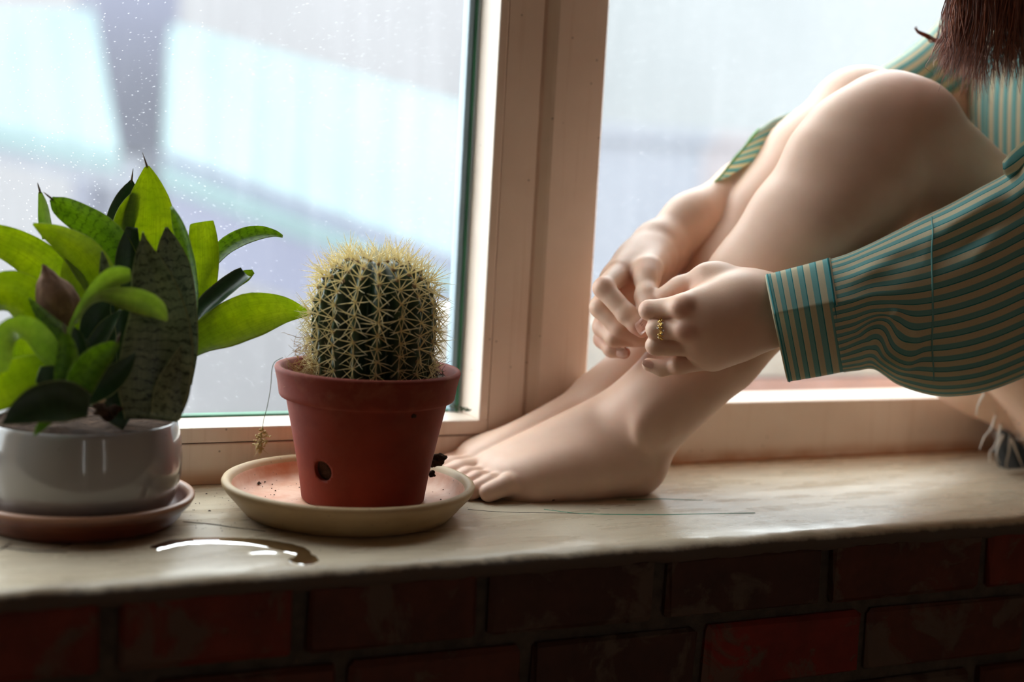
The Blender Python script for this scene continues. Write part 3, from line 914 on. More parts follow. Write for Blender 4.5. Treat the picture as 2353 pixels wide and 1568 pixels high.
# brown chipped saucer and the white pot
WX, WY = 0.164, 1.150
bs = root_of('saucer', (WX, WY, 0), 'dark brown clay saucer with a chipped rim under the white pot', 'saucer')
bprof = [(0.068, 0.0), (0.074, 0.0010), (0.0785, 0.006), (0.0805, 0.0105), (0.0825, 0.0120), (0.0865, 0.0160), (0.0888, 0.0200), (0.0890, 0.0220), (0.0880, 0.0237), (0.0855, 0.0242), (0.0835, 0.0232), (0.0815, 0.0185), (0.0775, 0.0110), (0.070, 0.0085), (0.03, 0.008)]
V, F = lathe(bprof, 110)
# chip: the rim is broken away on the camera-left side
ch = PZ(8, 1163, 0.022) - np.array([WX, WY, 0])
ca = math.atan2(ch[1], ch[0])
V2 = []
for v in V:
    a = math.atan2(v[1], v[0]); da = (a - ca + pi) % (2 * pi) - pi
    x, y, z = v
    depth = 0.0085 * max(0.0, 1 - abs(da) / 0.20) ** 0.6 * (0.8 + 0.5 * mnoise.noise(Vector((da * 30, 0, 0))))
    if z > 0.0245 - depth and z > 0.010: z = 0.0243 - depth + (z - 0.0243 + depth) * 0.05
    V2.append((x, y, z))
o = mesh_obj('dish', V2, F, M_BSAUCER, None); o.parent = bs
# ------------------------------------------------------------------ leafy plant in the white pot
WZ = 0.0085
pp = root_of('potted_plant', (WX, WY, WZ), 'broad-leaved banded green plant in a glossy white ceramic pot', 'potted plant')
wprof = [(0.063, 0.0), (0.0665, 0.0012), (0.0705, 0.006), (0.0755, 0.018), (0.0780, 0.032), (0.0785, 0.045), (0.0770, 0.060), (0.0745, 0.071), (0.0735, 0.0745), (0.0728, 0.0752), (0.0716, 0.0748),
         (0.0712, 0.070), (0.0740, 0.055), (0.0745, 0.035), (0.070, 0.012), (0.03, 0.008)]
V, F = lathe(wprof, 96)
o = mesh_obj('pot', V, F, M_WHITE, None); o.parent = pp
V, F = [], []
n = 48
for r in (0.0700, 0.055, 0.038, 0.02, 0.006):
    for k in range(n):
        a = 2 * pi * k / n
        V.append((r * cos(a), r * sin(a), 0.0715 + 0.004 * mnoise.noise(Vector((r * cos(a) * 55, r * sin(a) * 55, 9)))))
for i in range(4):
    for k in range(n): F.append((i * n + k, i * n + (k + 1) % n, (i + 1) * n + (k + 1) % n, (i + 1) * n + k))
F.append(tuple(range(4 * n, 5 * n)))
o = mesh_obj('soil', V, F, M_SOIL, None); o.parent = pp

def m_leaf(name, dark, light, trans, band=0.6, tmix=0.5):
    t = NT(name)
    uv = t.n('ShaderNodeUVMap').outputs[0]
    s = t.n('ShaderNodeSeparateXYZ', i_0=uv).outputs
    ob = t.n('ShaderNodeObjectInfo').outputs[5]
    # wavy cross-bands along the leaf
    mp = t.n('ShaderNodeMapping'); t.set(mp.inputs[0], uv); mp.inputs[3].default_value = (2.4, 7.0, 1)
    cx = t.n('ShaderNodeCombineXYZ', i_0=ob, i_1=t.math('MULTIPLY', ob, 7.0), i_2=0.0)
    t.set(mp.inputs[1], cx)
    wob = t.noise(mp.outputs[0], 2.2, 5, 0.6)
    y = t.math('ADD', t.math('MULTIPLY', s[1], 13.0), t.math('MULTIPLY', wob, 2.6))
    saw = t.math('FRACT', y)
    bnd = t.ramp(saw, [(0.05, 0.0), (0.30, 1.0), (0.42, 1.0), (0.58, 0.0)])
    brk = t.ramp(t.noise(mp.outputs[0], 3.5, 4), [(0.34, 0.0), (0.56, 1.0)])
    bnd = t.math('MULTIPLY', bnd, brk)
    edge = t.math('ABSOLUTE', t.math('SUBTRACT', s[0], 0.5))
    eg = t.ramp(edge, [(0.455, 0.0), (0.485, 1.0)])
    c = t.mix(t.math('MULTIPLY', bnd, band), light, dark)
    f = t.ramp(t.noise(mp.outputs[0], 1.0, 3), [(0.35, 0.0), (0.7, 0.55)])
    c = t.mix(f, c, dark)
    c = t.mix(t.math('MULTIPLY', eg, 0.6), c, (0.42, 0.46, 0.20))
    tc = t.mix(t.math('MULTIPLY', bnd, band), trans, tuple(x * 0.28 for x in trans))
    tc = t.mix(t.math('MULTIPLY', f, 0.7), tc, tuple(x * q for x, q in zip(trans, (0.35, 0.5, 0.5))))
    mv = t.n('ShaderNodeMapping'); t.set(mv.inputs[0], uv); mv.inputs[3].default_value = (26.0, 1.6, 1); t.set(mv.inputs[1], cx)
    vein = t.ramp(t.noise(mv.outputs[0], 1.0, 3), [(0.42, 0.0), (0.68, 1.0)])
    c = t.mix(t.math('MULTIPLY', vein, 0.30), c, dark)
    base = t.ramp(s[1], [(0.0, 0.55), (0.55, 0.0)])  # see-through colour darkens toward the leaf base, painting in self-shadow
    tc = t.mix(t.math('MULTIPLY', vein, 0.35), tc, tuple(x * 0.45 for x in trans))
    tc = t.mix(base, tc, tuple(x * q for x, q in zip(trans, (0.30, 0.45, 0.5))))
    d = t.pbsdf(Base_Color=c, Roughness=0.33, Specular_IOR_Level=0.5)
    tl = t.n('ShaderNodeBsdfTranslucent', i_0=tc)
    return t.done(t.n('ShaderNodeMixShader', i_0=tmix, i_1=d, i_2=tl))
LM = {
    'y': m_leaf('yellow_green_leaf', (0.08, 0.17, 0.02), (0.23, 0.34, 0.04), (0.52, 0.60, 0.012), 0.25, 0.60),
    'g': m_leaf('fresh_green_leaf', (0.035, 0.10, 0.015), (0.13, 0.24, 0.04), (0.36, 0.50, 0.02), 0.8, 0.54),
    'd': m_leaf('dark_banded_leaf', (0.008, 0.024, 0.012), (0.27, 0.33, 0.19), (0.12, 0.20, 0.03), 0.92, 0.18),
    'k': m_leaf('deep_green_leaf', (0.014, 0.04, 0.018), (0.03, 0.075, 0.03), (0.10, 0.20, 0.02), 0.4, 0.15),
    'p': m_leaf('pale_green_leaf', (0.12, 0.20, 0.05), (0.36, 0.43, 0.19), (0.55, 0.70, 0.10), 0.25, 0.45),
}
def leaf(pts, mat, twist=0.0, cup=0.25, y=None, tip=None, n=22, name='leaf'):
    """pts: (u, v, width, Y) in the plant crop; width in crop pixels; twist degrees about the midrib"""
    S = 2.3054
    P, Wd = [], []
    for q in pts:
        u, v, w, yy = q
        p = PY(u / S, 340 + v / S, yy)
        P.append(p)
        depth = (p - CAM) @ FWD
        Wd.append(w / S / FPX * depth * 0.5)
    A = catmull([list(p) + [w] for p, w in zip(P, Wd)], n)
    P, Wd = A[:, :3], np.maximum(A[:, 3], 0.0004)
    T = np.gradient(P, axis=0); T /= np.linalg.norm(T, axis=1)[:, None] + 1e-12
    ref = -(P.mean(0) - CAM); ref /= np.linalg.norm(ref)
    V, UV, F = [], [], []
    L = np.r_[0, np.cumsum(np.linalg.norm(np.diff(P, axis=0), axis=1))]
    ss = [-1, -0.9, -0.6, -0.25, 0, 0.25, 0.6, 0.9, 1]
    m = len(ss)
    th = 0.0008
    seed = random.uniform(0, 99)
    tws = twist if hasattr(twist, '__len__') else (twist, twist)
    for i in range(n):
        w = np.cross(T[i], ref); w /= np.linalg.norm(w) + 1e-12
        a = radians(tws[0] + (tws[1] - tws[0]) * i / (n - 1))
        nn = np.cross(w, T[i])
        w2 = w * cos(a) + nn * sin(a)
        n2 = np.cross(w2, T[i])
        # the drawn width is what the camera sees: widen when the blade turns edge-on
        half = Wd[i] / max(0.45, abs(cos(a)))
        for side in (1, -1):
            for s in ss:
                e = max(0.12, 1 - s * s) ** 0.5
                rip = 0.035 * half * mnoise.noise(Vector((L[i] * 60, s * 1.2, seed)))
                off = w2 * (s * half) + n2 * (cup * half * s * s + rip * (1 + 2 * abs(s)) + side * th * e)
                V.append(P[i] + off); UV.append((0.5 + s * 0.5, L[i] / 0.10))
    r = 2 * m
    for i in range(n - 1):
        for k in range(m - 1):
            F.append((i * r + k, i * r + k + 1, (i + 1) * r + k + 1, (i + 1) * r + k))
            F.append((i * r + m + k + 1, i * r + m + k, (i + 1) * r + m + k, (i + 1) * r + m + k + 1))
        F.append((i * r + m, i * r, (i + 1) * r, (i + 1) * r + m))
        F.append((i * r + m - 1, i * r + 2 * m - 1, (i + 1) * r + 2 * m - 1, (i + 1) * r + m - 1))
    for i, fl in ((0, False), (n - 1, True)):
        ring = [i * r + k for k in range(m)] + [i * r + 2 * m - 1 - k for k in range(m)]
        F.append(tuple(ring) if fl else tuple(reversed(ring)))
    o = mesh_obj(name, V, F, LM[mat], pp, uvs=UV)
    if tip:                                            # dried thorn-like point
        t0 = T[-1] if tip > 0 else -T[0]
        p0 = P[-1] if tip > 0 else P[0]
        VV, FF = [], []
        tube(VV, FF, [p0 - t0 * 0.002, p0 + t0 * 0.004, p0 + t0 * abs(tip)], [0.0011, 0.0008, 0.0002], 6)
        mesh_obj('leaf_tip', VV, FF, M_TIP, o)
    return o
M_TIP = simple('dried_leaf_tip', (0.16, 0.10, 0.06), (0.10, 0.07, 0.05), 200, 0.7)
# back rank, lit through by the window
leaf([(790, 1000, 120, 1.20), (790, 800, 190, 1.20), (785, 600, 250, 1.205), (788, 430, 275, 1.21), (792, 300, 232, 1.213), (788, 190, 135, 1.216), (781, 110, 42, 1.218), (778, 95, 14, 1.218)], 'y', 8, 0.18, tip=0.012)
leaf([(600, 560, 80, 1.222), (615, 400, 105, 1.224), (655, 290, 100, 1.226), (690, 210, 60, 1.228), (697, 172, 16, 1.228)], 'k', 10, 0.3, tip=0.010)
leaf([(640, 640, 90, 1.212), (640, 460, 110, 1.214), (672, 345, 105, 1.216), (712, 262, 60, 1.218), (728, 236, 14, 1.218)], 'y', -15, 0.25)
leaf([(690, 700, 130, 1.178), (640, 555, 165, 1.183), (545, 440, 165, 1.19), (420, 362, 150, 1.197), (320, 305, 105, 1.202), (272, 268, 26, 1.204)], 'g', (20, 8), 0.3, tip=0.008)
leaf([(260, 480, 60, 1.215), (242, 390, 64, 1.216), (232, 310, 52, 1.217), (216, 246, 24, 1.218), (211, 228, 8, 1.218)], 'p', 25, 0.3, tip=0.007)
leaf([(600, 880, 130, 1.155), (545, 700, 190, 1.162), (450, 560, 190, 1.168), (340, 482, 140, 1.172), (240, 432, 75, 1.175), (175, 402, 12, 1.176)], 'y', (25, 12), 0.35)
leaf([(420, 880, 120, 1.185), (330, 740, 190, 1.188), (215, 620, 210, 1.192), (90, 535, 190, 1.196), (-40, 480, 150, 1.20), (-130, 462, 70, 1.202), (-178, 462, 8, 1.203)], 'y', -12, 0.25)
leaf([(300, 1010, 90, 1.150), (215, 890, 170, 1.150), (110, 800, 235, 1.150), (10, 780, 220, 1.148), (-90, 830, 130, 1.145), (-150, 890, 60, 1.143), (-180, 930, 8, 1.142)], 'y', (-25, -5), 0.45)
leaf([(480, 990, 110, 1.165), (440, 860, 150, 1.166), (395, 720, 135, 1.168), (362, 640, 75, 1.170), (346, 588, 10, 1.171)], 'y', 10, 0.35)
leaf([(700, 880, 140, 1.172), (685, 700, 150, 1.174), (682, 560, 130, 1.176), (700, 420, 60, 1.178)], 'k', 0, 0.3)
# right-hand fan
leaf([(1015, 1010, 70, 1.170), (1045, 850, 110, 1.176), (1068, 720, 150, 1.182), (1075, 580, 160, 1.186), (1072, 470, 148, 1.189), (1068, 408, 128, 1.19), (1066, 392, 118, 1.19)], 'y', -10, 0.25)
leaf([(1020, 900, 50, 1.185), (1075, 690, 55, 1.19), (1165, 562, 82, 1.196), (1260, 492, 92, 1.20), (1370, 456, 74, 1.204), (1450, 455, 38, 1.206), (1496, 470, 14, 1.207)], 'g', 30, 0.35)
leaf([(1030, 930, 70, 1.168), (1095, 845, 92, 1.170), (1180, 770, 96, 1.172), (1265, 700, 86, 1.174), (1305, 672, 70, 1.175)], 'k', 35, 0.5)
leaf([(1255, 712, 60, 1.178), (1300, 680, 62, 1.178), (1342, 656, 24, 1.178)], 'y', 10, 0.3)
leaf([(960, 1100, 90, 1.150), (1070, 1015, 170, 1.153), (1200, 950, 232, 1.157), (1345, 888, 236, 1.161), (1480, 862, 158, 1.165), (1580, 868, 78, 1.167), (1652, 882, 10, 1.168)], 'y', (18, 8), 0.22)
# central tall banded leaves
leaf([(930, 1250, 170, 1.130), (945, 1050, 205, 1.134), (930, 820, 215, 1.140), (912, 640, 190, 1.145), (895, 520, 120, 1.148), (882, 420, 14, 1.150)], 'd', 0, 0.3)
leaf([(985, 1120, 60, 1.142), (1018, 920, 84, 1.146), (1024, 720, 90, 1.152), (1000, 540, 78, 1.157), (955, 400, 58, 1.161), (910, 310, 10, 1.164)], 'g', 48, 0.45)
leaf([(800, 1440, 270, 1.100), (815, 1250, 375, 1.100), (838, 1040, 365, 1.104), (835, 850, 285, 1.110), (800, 680, 205, 1.116), (774, 570, 118, 1.120), (760, 480, 30, 1.122), (757, 445, 8, 1.122)], 'd', 0, 0.28)
leaf([(870, 1430, 150, 1.090), (905, 1290, 185, 1.091), (955, 1150, 130, 1.095), (985, 1060, 60, 1.098), (996, 1000, 8, 1.10)], 'd', -18, 0.25)
leaf([(560, 760, 50, 1.135), (556, 690, 62, 1.136), (552, 620, 48, 1.137), (540, 550, 8, 1.138)], 'd', 0, 0.3)
leaf([(660, 1380, 200, 1.148), (650, 1200, 260, 1.150), (640, 1000, 250, 1.152), (640, 850, 150, 1.154), (640, 760, 20, 1.156)], 'k', 0, 0.2)
leaf([(330, 1380, 160, 1.140), (330, 1200, 220, 1.142), (330, 1050, 190, 1.144), (330, 930, 20, 1.146)], 'k', 0, 0.2)
# front-left rosette
leaf([(450, 1080, 90, 1.118), (360, 1010, 110, 1.120), (280, 940, 92, 1.122), (210, 865, 56, 1.124), (152, 796, 8, 1.125)], 'g', 20, 0.4)
leaf([(330, 1190, 90, 1.110), (245, 1060, 130, 1.104), (165, 965, 128, 1.095), (70, 955, 120, 1.083), (10, 1020, 120, 1.075), (-5, 1130, 110, 1.072), (10, 1190, 60, 1.072)], 'p', (-20, 30), 0.3)
leaf([(340, 1230, 120, 1.125), (210, 1190, 190, 1.124), (80, 1235, 235, 1.122), (-50, 1310, 190, 1.120), (-150, 1370, 90, 1.118), (-200, 1400, 8, 1.117)], 'y', 10, 0.2)
leaf([(345, 1060, 26, 1.108), (385, 930, 30, 1.104), (440, 830, 42, 1.100), (520, 735, 78, 1.096), (600, 682, 104, 1.093), (660, 672, 92, 1.091), (692, 668, 60, 1.09)], 'p', (10, -10), 0.4)
leaf([(400, 930, 20, 1.100), (460, 830, 34, 1.094), (540, 785, 56, 1.088), (640, 790, 108, 1.084), (740, 812, 132, 1.080), (830, 850, 108, 1.078), (886, 918, 12, 1.078)], 'p', (10, -15), 0.35)
leaf([(560, 1150, 120, 1.150), (520, 1000, 190, 1.152), (520, 880, 150, 1.154), (560, 800, 60, 1.155)], 'k', 0, 0.2)
leaf([(345, 1330, 90, 1.082), (352, 1210, 120, 1.082), (362, 1100, 112, 1.083), (352, 1010, 66, 1.084), (346, 975, 12, 1.084)], 'g', 12, 0.35, tip=0.007)
leaf([(440, 1220, 70, 1.095), (425, 1090, 84, 1.096), (405, 990, 56, 1.097), (392, 950, 8, 1.098)], 'k', 0, 0.3)
leaf([(480, 1200, 70, 1.105), (470, 1110, 72, 1.106), (452, 1015, 8, 1.107)], 'k', 0, 0.3)
leaf([(490, 1070, 90, 1.120), (560, 960, 84, 1.122), (610, 895, 40, 1.124), (640, 860, 8, 1.125)], 'k', 15, 0.3)
leaf([(400, 1380, 90, 1.072), (428, 1240, 158, 1.070), (490, 1140, 152, 1.069), (560, 1080, 110, 1.068), (614, 1040, 46, 1.068), (622, 1025, 12, 1.068)], 'g', -10, 0.35, tip=0.007)
leaf([(450, 1330, 90, 1.085), (560, 1250, 136, 1.082), (640, 1180, 112, 1.080), (700, 1110, 40, 1.079), (712, 1085, 8, 1.079)], 'k', 0, 0.3)
leaf([(470, 1370, 120, 1.062), (340, 1345, 222, 1.058), (210, 1362, 206, 1.054), (100, 1410, 130, 1.052), (35, 1450, 40, 1.051), (8, 1464, 8, 1.051)], 'k', -6, 0.25)
leaf([(400, 1300, 130, 1.092), (290, 1230, 150, 1.092), (200, 1200, 90, 1.092)], 'k', 0, 0.2)
leaf([(260, 1440, 50, 1.058), (215, 1480, 46, 1.056), (180, 1528, 8, 1.055)], 'g', 0, 0.2)
leaf([(700, 1420, 180, 1.112), (600, 1350, 190, 1.112), (520, 1260, 150, 1.112)], 'k', 0, 0.2)
leaf([(90, 1250, 260, 1.165), (60, 1050, 220, 1.168), (40, 930, 90, 1.17)], 'y', 0, 0.2)
# papery brown husk of an old flower head, and broken bits at the soil
hc = PY(295 / 2.3054, 340 + 790 / 2.3054, 1.135)
bm = bmesh.new(); bmesh.ops.create_uvsphere(bm, u_segments=28, v_segments=20, radius=1.0)
for v in bm.verts:
    q = v.co.copy()
    d = 1 + 0.13 * mnoise.noise(q * 2.5) + 0.06 * mnoise.noise(q * 7)
    t = (q.z + 1) / 2
    tap = 1.0 - 0.80 * max(0, (t - 0.40) / 0.60) ** 1.5
    p = Vector((q.x * 0.0165 * d * tap, q.y * 0.014 * d * tap, q.z * 0.026 * d))
    p = Matrix.Rotation(radians(24), 3, 'Y') @ p if False else Matrix.Rotation(radians(-20), 3, 'Y') @ p
    v.co = p + Vector(tuple(map(float, hc)))
bm_obj('dry_husk', bm, simple('papery_brown_husk', (0.24, 0.14, 0.085), (0.12, 0.065, 0.04), 90, 0.9, 0.7, 260), pp)['label'] = 'papery brown dry husk'
sb = PY(232, 925, 1.088)
for k in range(6):
    lump('bark_chip', sb + np.array([random.gauss(0, .004), random.gauss(0, .003), -0.006 + random.gauss(0, .003)]), (0.005, 0.004, 0.003), M_SOIL, pp, 20 + k, 0.5, sub=2)
lump('bark_chip', sb + np.array([0, -0.002, 0.002]), (0.0035, 0.0025, 0.002), simple('pale_wood_chip', (0.55, 0.42, 0.25), rough=0.8), pp, 31, 0.5, sub=2)

# ------------------------------------------------------------------ ring of spilled water on the ledge
def m_water():
    t = NT('water_film')
    g = t.pbsdf(Base_Color=(0.80, 0.72, 0.62), Roughness=0.0, IOR=1.33, Transmission_Weight=1.0)
    return t.done(g)
M_WATER = m_water()
arc = [(352, 1264, 10), (372, 1256, 14), (410, 1247, 15), (470, 1243, 15), (540, 1244, 17), (600, 1248, 20), (650, 1257, 26), (690, 1270, 34), (702, 1284, 32), (688, 1294, 20), (678, 1298, 8)]
P = catmull([list(PZ(x, y, 0.0)) + [w] for x, y, w in arc], 70)
V, F = [], []
nn_ = len(P)
for i in range(nn_):
    p = P[i, :3]
    tpt = P[min(i + 1, nn_ - 1), :3] - P[max(i - 1, 0), :3]; tpt[2] = 0; tpt /= np.linalg.norm(tpt)
    nrm = np.array([-tpt[1], tpt[0], 0])
    hw = P[i, 3] / 3268 * 1.05 * (0.55 + 1.4 * abs(nrm[1])) * (1 + 0.18 * mnoise.noise(Vector((i * 0.35, 0, 4))))
    for s in np.linspace(-1, 1, 9):
        V.append(p + nrm * s * hw * 0.9 + np.array([0, 0, 0.0003 + 0.0007 * max(0, 1 - s ** 4) ** 0.5]))
for i in range(nn_ - 1):
    for k in range(8): F.append((i * 9 + k, i * 9 + k + 1, (i + 1) * 9 + k + 1, (i + 1) * 9 + k))
wr = mesh_obj('water_ring', V, F, M_WATER)
tag(wr, 'curved ring of spilled water on the ledge in front of the saucers', 'puddle')
drop = [(575, 1273, 5), (600, 1270, 9), (625, 1271, 10), (640, 1275, 5)]
P = catmull([list(PZ(x, y, 0.0)) + [w] for x, y, w in drop], 20)
V, F = [], []
for i in range(20):
    p = P[i, :3]; hw = P[i, 3] / 3268 * 1.05 * 1.6
    for s in np.linspace(-1, 1, 7):
        V.append(p + np.array([-0.4, 0.9, 0]) * s * hw + np.array([0, 0, 0.0003 + 0.0008 * max(0, 1 - s * s) ** 0.5]))
for i in range(19):
    for k in range(6): F.append((i * 7 + k, i * 7 + k + 1, (i + 1) * 7 + k + 1, (i + 1) * 7 + k))
wd = mesh_obj('water_drop', V, F, M_WATER)
tag(wd, 'short streak of water on the ledge inside the curved water ring', 'puddle')
# ------------------------------------------------------------------ the person: one continuous body from a blended distance field
def R3(px, py, y): return PY(px, py, y - 0.015)
W3 = lambda x, y, z: np.array([x, y, z], float)
PRIM = []          # (group, type, data, k)
def cone(g, a, b, r1, r2, k=0.012): PRIM.append((g, 0, (np.asarray(a, float), np.asarray(b, float), float(r1), float(r2)), k))
def ell(g, c, r, rot=None, k=0.012):
    PRIM.append((g, 1, (np.asarray(c, float), np.asarray(r, float), np.eye(3) if rot is None else np.asarray(rot)), k))
def chain(g, pts, k=0.012):
    for (a, ra), (b, rb) in zip(pts[:-1], pts[1:]): cone(g, a, b, ra, rb, k)

# ---- near (left) leg
Kn, Kr = R3(2032, 306, 1.12), 0.0585
Ank = R3(1487, 948, 1.150)
chain('legL', [(Kn, 0.055), (R3(1956, 398, 1.12), 0.054), (R3(1855, 527, 1.125), 0.0525), (R3(1748, 665, 1.135), 0.0485), (R3(1640, 800, 1.143), 0.0405), (R3(1545, 897, 1.148), 0.0345), (Ank, 0.0335)], 0.03)
cone('legL', R3(2008, 408, 1.114), R3(1880, 610, 1.128), 0.050, 0.046, 0.02)       # calf muscle
cone('legL', R3(2092, 300, 1.118), R3(2050, 284, 1.118), 0.050, 0.046, 0.02)      # knee cap end of the thigh
ell('legL', R3(1988, 274, 1.113), (0.034, 0.028, 0.030), k=0.02)                   # patella
cone('legL', R3(1940, 326, 1.118), R3(1906, 360, 1.118), 0.040, 0.038, 0.02)      # shin bone head
HipL = R3(2560, 905, 1.10)
chain('legL', [(R3(2070, 325, 1.118), 0.057), (R3(2215, 522, 1.120), 0.0765), (R3(2395, 737, 1.108), 0.0865), (HipL, 0.095)], 0.007)
# ---- far (right) leg
KnR = R3(1972, 292, 1.213)
AnkR = R3(1400, 930, 1.222)
chain('legR', [(KnR, 0.054), (R3(1880, 385, 1.213), 0.053), (R3(1790, 505, 1.213), 0.050), (R3(1690, 640, 1.215), 0.046), (R3(1570, 780, 1.218), 0.038), (R3(1460, 880, 1.221), 0.031), (AnkR, 0.030)], 0.03)
cone('legR', R3(2010, 275, 1.213), R3(1975, 258, 1.213), 0.047, 0.044, 0.02)
HipR = R3(2475, 930, 1.19)
chain('legR', [(R3(2000, 310, 1.213), 0.054), (R3(2135, 525, 1.205), 0.072), (R3(2288, 775, 1.195), 0.083), (HipR, 0.093)], 0.025)
# ---- feet
def foot(g, side, ax, y0, heel_x, toes, balls, ank, dx=0.0):
    """side: +1 when the big toe lies to +Y (left foot seen from the room)"""
    heel = W3(heel_x, y0, 0.030)
    cone(g, ank, W3(ank[0] + 0.004, y0, 0.055), 0.031, 0.030, 0.02)
    cone(g, W3(ank[0] + 0.006, y0, 0.050), heel, 0.028, 0.0285, 0.018)
    cone(g, heel, W3(heel_x - 0.004, y0, 0.0235), 0.0275, 0.0235, 0.012)
    cone(g, ank + np.array([0.020, 0, 0.004]), heel + np.array([0.014, 0, 0.010]), 0.0185, 0.016, 0.02)     # achilles
    # malleolus
    ell(g, ank + np.array([-0.012, -0.0275, -0.010]), (0.016, 0.0085, 0.019), k=0.010)
    for i, (b, t) in enumerate(zip(balls, toes)):
        rb = (0.0155, 0.0135, 0.013, 0.0125, 0.0125)[i]
        # metatarsal from the instep to the ball
        s = W3(ank[0] - 0.020 + 0.004 * i, y0 + side * (0.012 - 0.008 * i), 0.068 - 0.0095 * i)
        cone(g, s, b, 0.0265 - 0.0022 * i, rb, 0.020)
        r0, r1 = (0.0118, 0.0086, 0.0083, 0.0083, 0.0094)[i], (0.0100, 0.0078, 0.0076, 0.0077, 0.0086)[i]
        mid = b * 0.45 + t * 0.55; mid[2] = r0 + (0.006 if i else 0.003)
        cone(g + 't%d' % i, b, mid, r0 * 1.05, r0, 0.006)
        cone(g + 't%d' % i, mid, t, r0, r1, 0.004)
    # sole pad along the outer edge
    cone(g, heel + np.array([0, -side * 0.004, -0.008]), balls[4] + np.array([0.006, 0, 0.002]), 0.021, 0.0135, 0.02)
    cone(g, W3(heel_x - 0.05, y0 - side * 0.008, 0.028), balls[3], 0.025, 0.014, 0.02)
yb = -0.012
ballsL = [W3(.543, 1.206 + yb, .0185), W3(.540, 1.190 + yb, .0165), W3(.543, 1.177 + yb, .0150), W3(.549, 1.164 + yb, .0140), W3(.558, 1.152 + yb, .0130)]
toesL = [W3(.487, 1.203 + yb, .0105), W3(.488, 1.187 + yb, .0080), W3(.494, 1.1735 + yb, .0076), W3(.503, 1.1605 + yb, .0074), W3(.515, 1.1475 + yb, .0090)]
foot('footL', 1, None, 1.163 + yb, 0.668, toesL, ballsL, Ank)
yr = -0.014
ballsR = [W3(.540, 1.222 + yr, .0185), W3(.538, 1.236 + yr, .0165), W3(.541, 1.246 + yr, .0150), W3(.547, 1.254 + yr, .0140), W3(.556, 1.258 + yr, .0130)]
toesR = [W3(.483, 1.224 + yr, .0105), W3(.484, 1.2385 + yr, .0080), W3(.490, 1.248 + yr, .0076), W3(.499, 1.2555 + yr, .0074), W3(.512, 1.260 + yr, .0078)]
foot('footR', -1, None, 1.232 + yr, 0.662, toesR, ballsR, AnkR)
# ---- trunk, neck and head (mostly beyond the frame, hidden by shirt and hair)
pel = (HipL + HipR) / 2 + np.array([0.02, 0, 0.02])
pel[2] = 0.105
HipL[2] = max(HipL[2], 0.095); HipR[2] = max(HipR[2], 0.093)
cone('trunk', HipL + np.array([0, 0.01, 0.005]), HipR, 0.09, 0.09, 0.03)
ch_ = W3(1.165, 1.115, 0.40)
cone('trunk', pel, W3(1.215, 1.125, 0.24), 0.095, 0.085, 0.05)
cone('trunk', W3(1.215, 1.125, 0.24), ch_, 0.085, 0.098, 0.05)
ShL, ShR = W3(1.128, 1.012, 0.440), W3(1.150, 1.225, 0.452)
cone('trunk', W3(1.155, 1.045, 0.44), ShR, 0.034, 0.042, 0.05)
neck, headc = W3(1.148, 1.105, 0.50), W3(1.115, 1.085, 0.635)
cone('trunk', ch_ + np.array([0, 0, 0.04]), neck, 0.06, 0.047, 0.04)
cone('trunk', neck, headc + np.array([0.012, 0, -0.05]), 0.046, 0.046, 0.03)
ell('trunk', headc + np.array([0.012, 0, 0.012]), (0.088, 0.070, 0.098), k=0.03)
ell('trunk', headc + np.array([-0.040, 0, -0.055]), (0.045, 0.046, 0.052), k=0.03)      # jaw
cone('trunk', headc + np.array([-0.078, 0, 0.004]), headc + np.array([-0.096, 0, -0.026]), 0.008, 0.011, 0.012)   # nose
ell('trunk', headc + np.array([-0.082, 0, -0.054]), (0.010, 0.022, 0.009), k=0.008)     # lips
for s in (-1, 1):
    ell('trunk', headc + np.array([-0.074, s * 0.030, 0.004]), (0.012, 0.015, 0.010), k=0.006)     # eyes
    ell('trunk', headc + np.array([0.010, s * 0.074, -0.008]), (0.017, 0.007, 0.028), k=0.006)     # ears
# ---- near (left) arm and hand
WrL = R3(1772, 712, 1.066)
ElL = R3(2330, 660, 1.035)
chain('armL', [(WrL, 0.0250), (R3(1880, 708, 1.064), 0.0285), (R3(2110, 700, 1.050), 0.034), (ElL, 0.037)], 0.02)
chain('armL', [(ElL, 0.037), ((ElL + ShL) / 2, 0.033), (ShL, 0.030)], 0.02)
ell('armL', R3(1762, 712, 1.064), (0.024, 0.019, 0.0270), k=0.02)
g = 'handL'
iM, mM, rM, pM = R3(1580, 702, 1.070), R3(1588, 757, 1.068), R3(1602, 797, 1.074), R3(1640, 824, 1.082)
cone(g, R3(1740, 690, 1.064), iM, 0.0225, 0.0112, 0.02)
cone(g, R3(1745, 712, 1.062), mM, 0.0230, 0.0112, 0.02)
cone(g, R3(1745, 730, 1.063), rM, 0.0220, 0.0106, 0.02)
cone(g, R3(1745, 747, 1.066), pM, 0.0185, 0.0100, 0.02)
cone(g, R3(1690, 700, 1.066), R3(1630, 730, 1.072), 0.026, 0.022, 0.02)
cone(g, R3(1690, 770, 1.070), R3(1630, 795, 1.078), 0.018, 0.015, 0.02)
thL = [(R3(1715, 662, 1.078), 0.0170), (R3(1650, 637, 1.090), 0.0118), (R3(1622, 638, 1.095), 0.0106), (R3(1562, 664, 1.112), 0.0094), (R3(1528, 688, 1.118), 0.0088), (R3(1508, 704, 1.122), 0.0070)]
chain(g, thL, 0.010)
cone(g, R3(1660, 652, 1.084), R3(1615, 680, 1.084), 0.012, 0.0085, 0.010)         # web of skin between thumb and forefinger
cone('hLi', iM, R3(1491, 713, 1.094), 0.0100, 0.0086, 0.004); cone('hLi', R3(1491, 713, 1.094), R3(1503, 722, 1.114), 0.0088, 0.0082, 0.003); cone('hLi', R3(1503, 722, 1.114), R3(1530, 738, 1.118), 0.0080, 0.0070, 0.003)
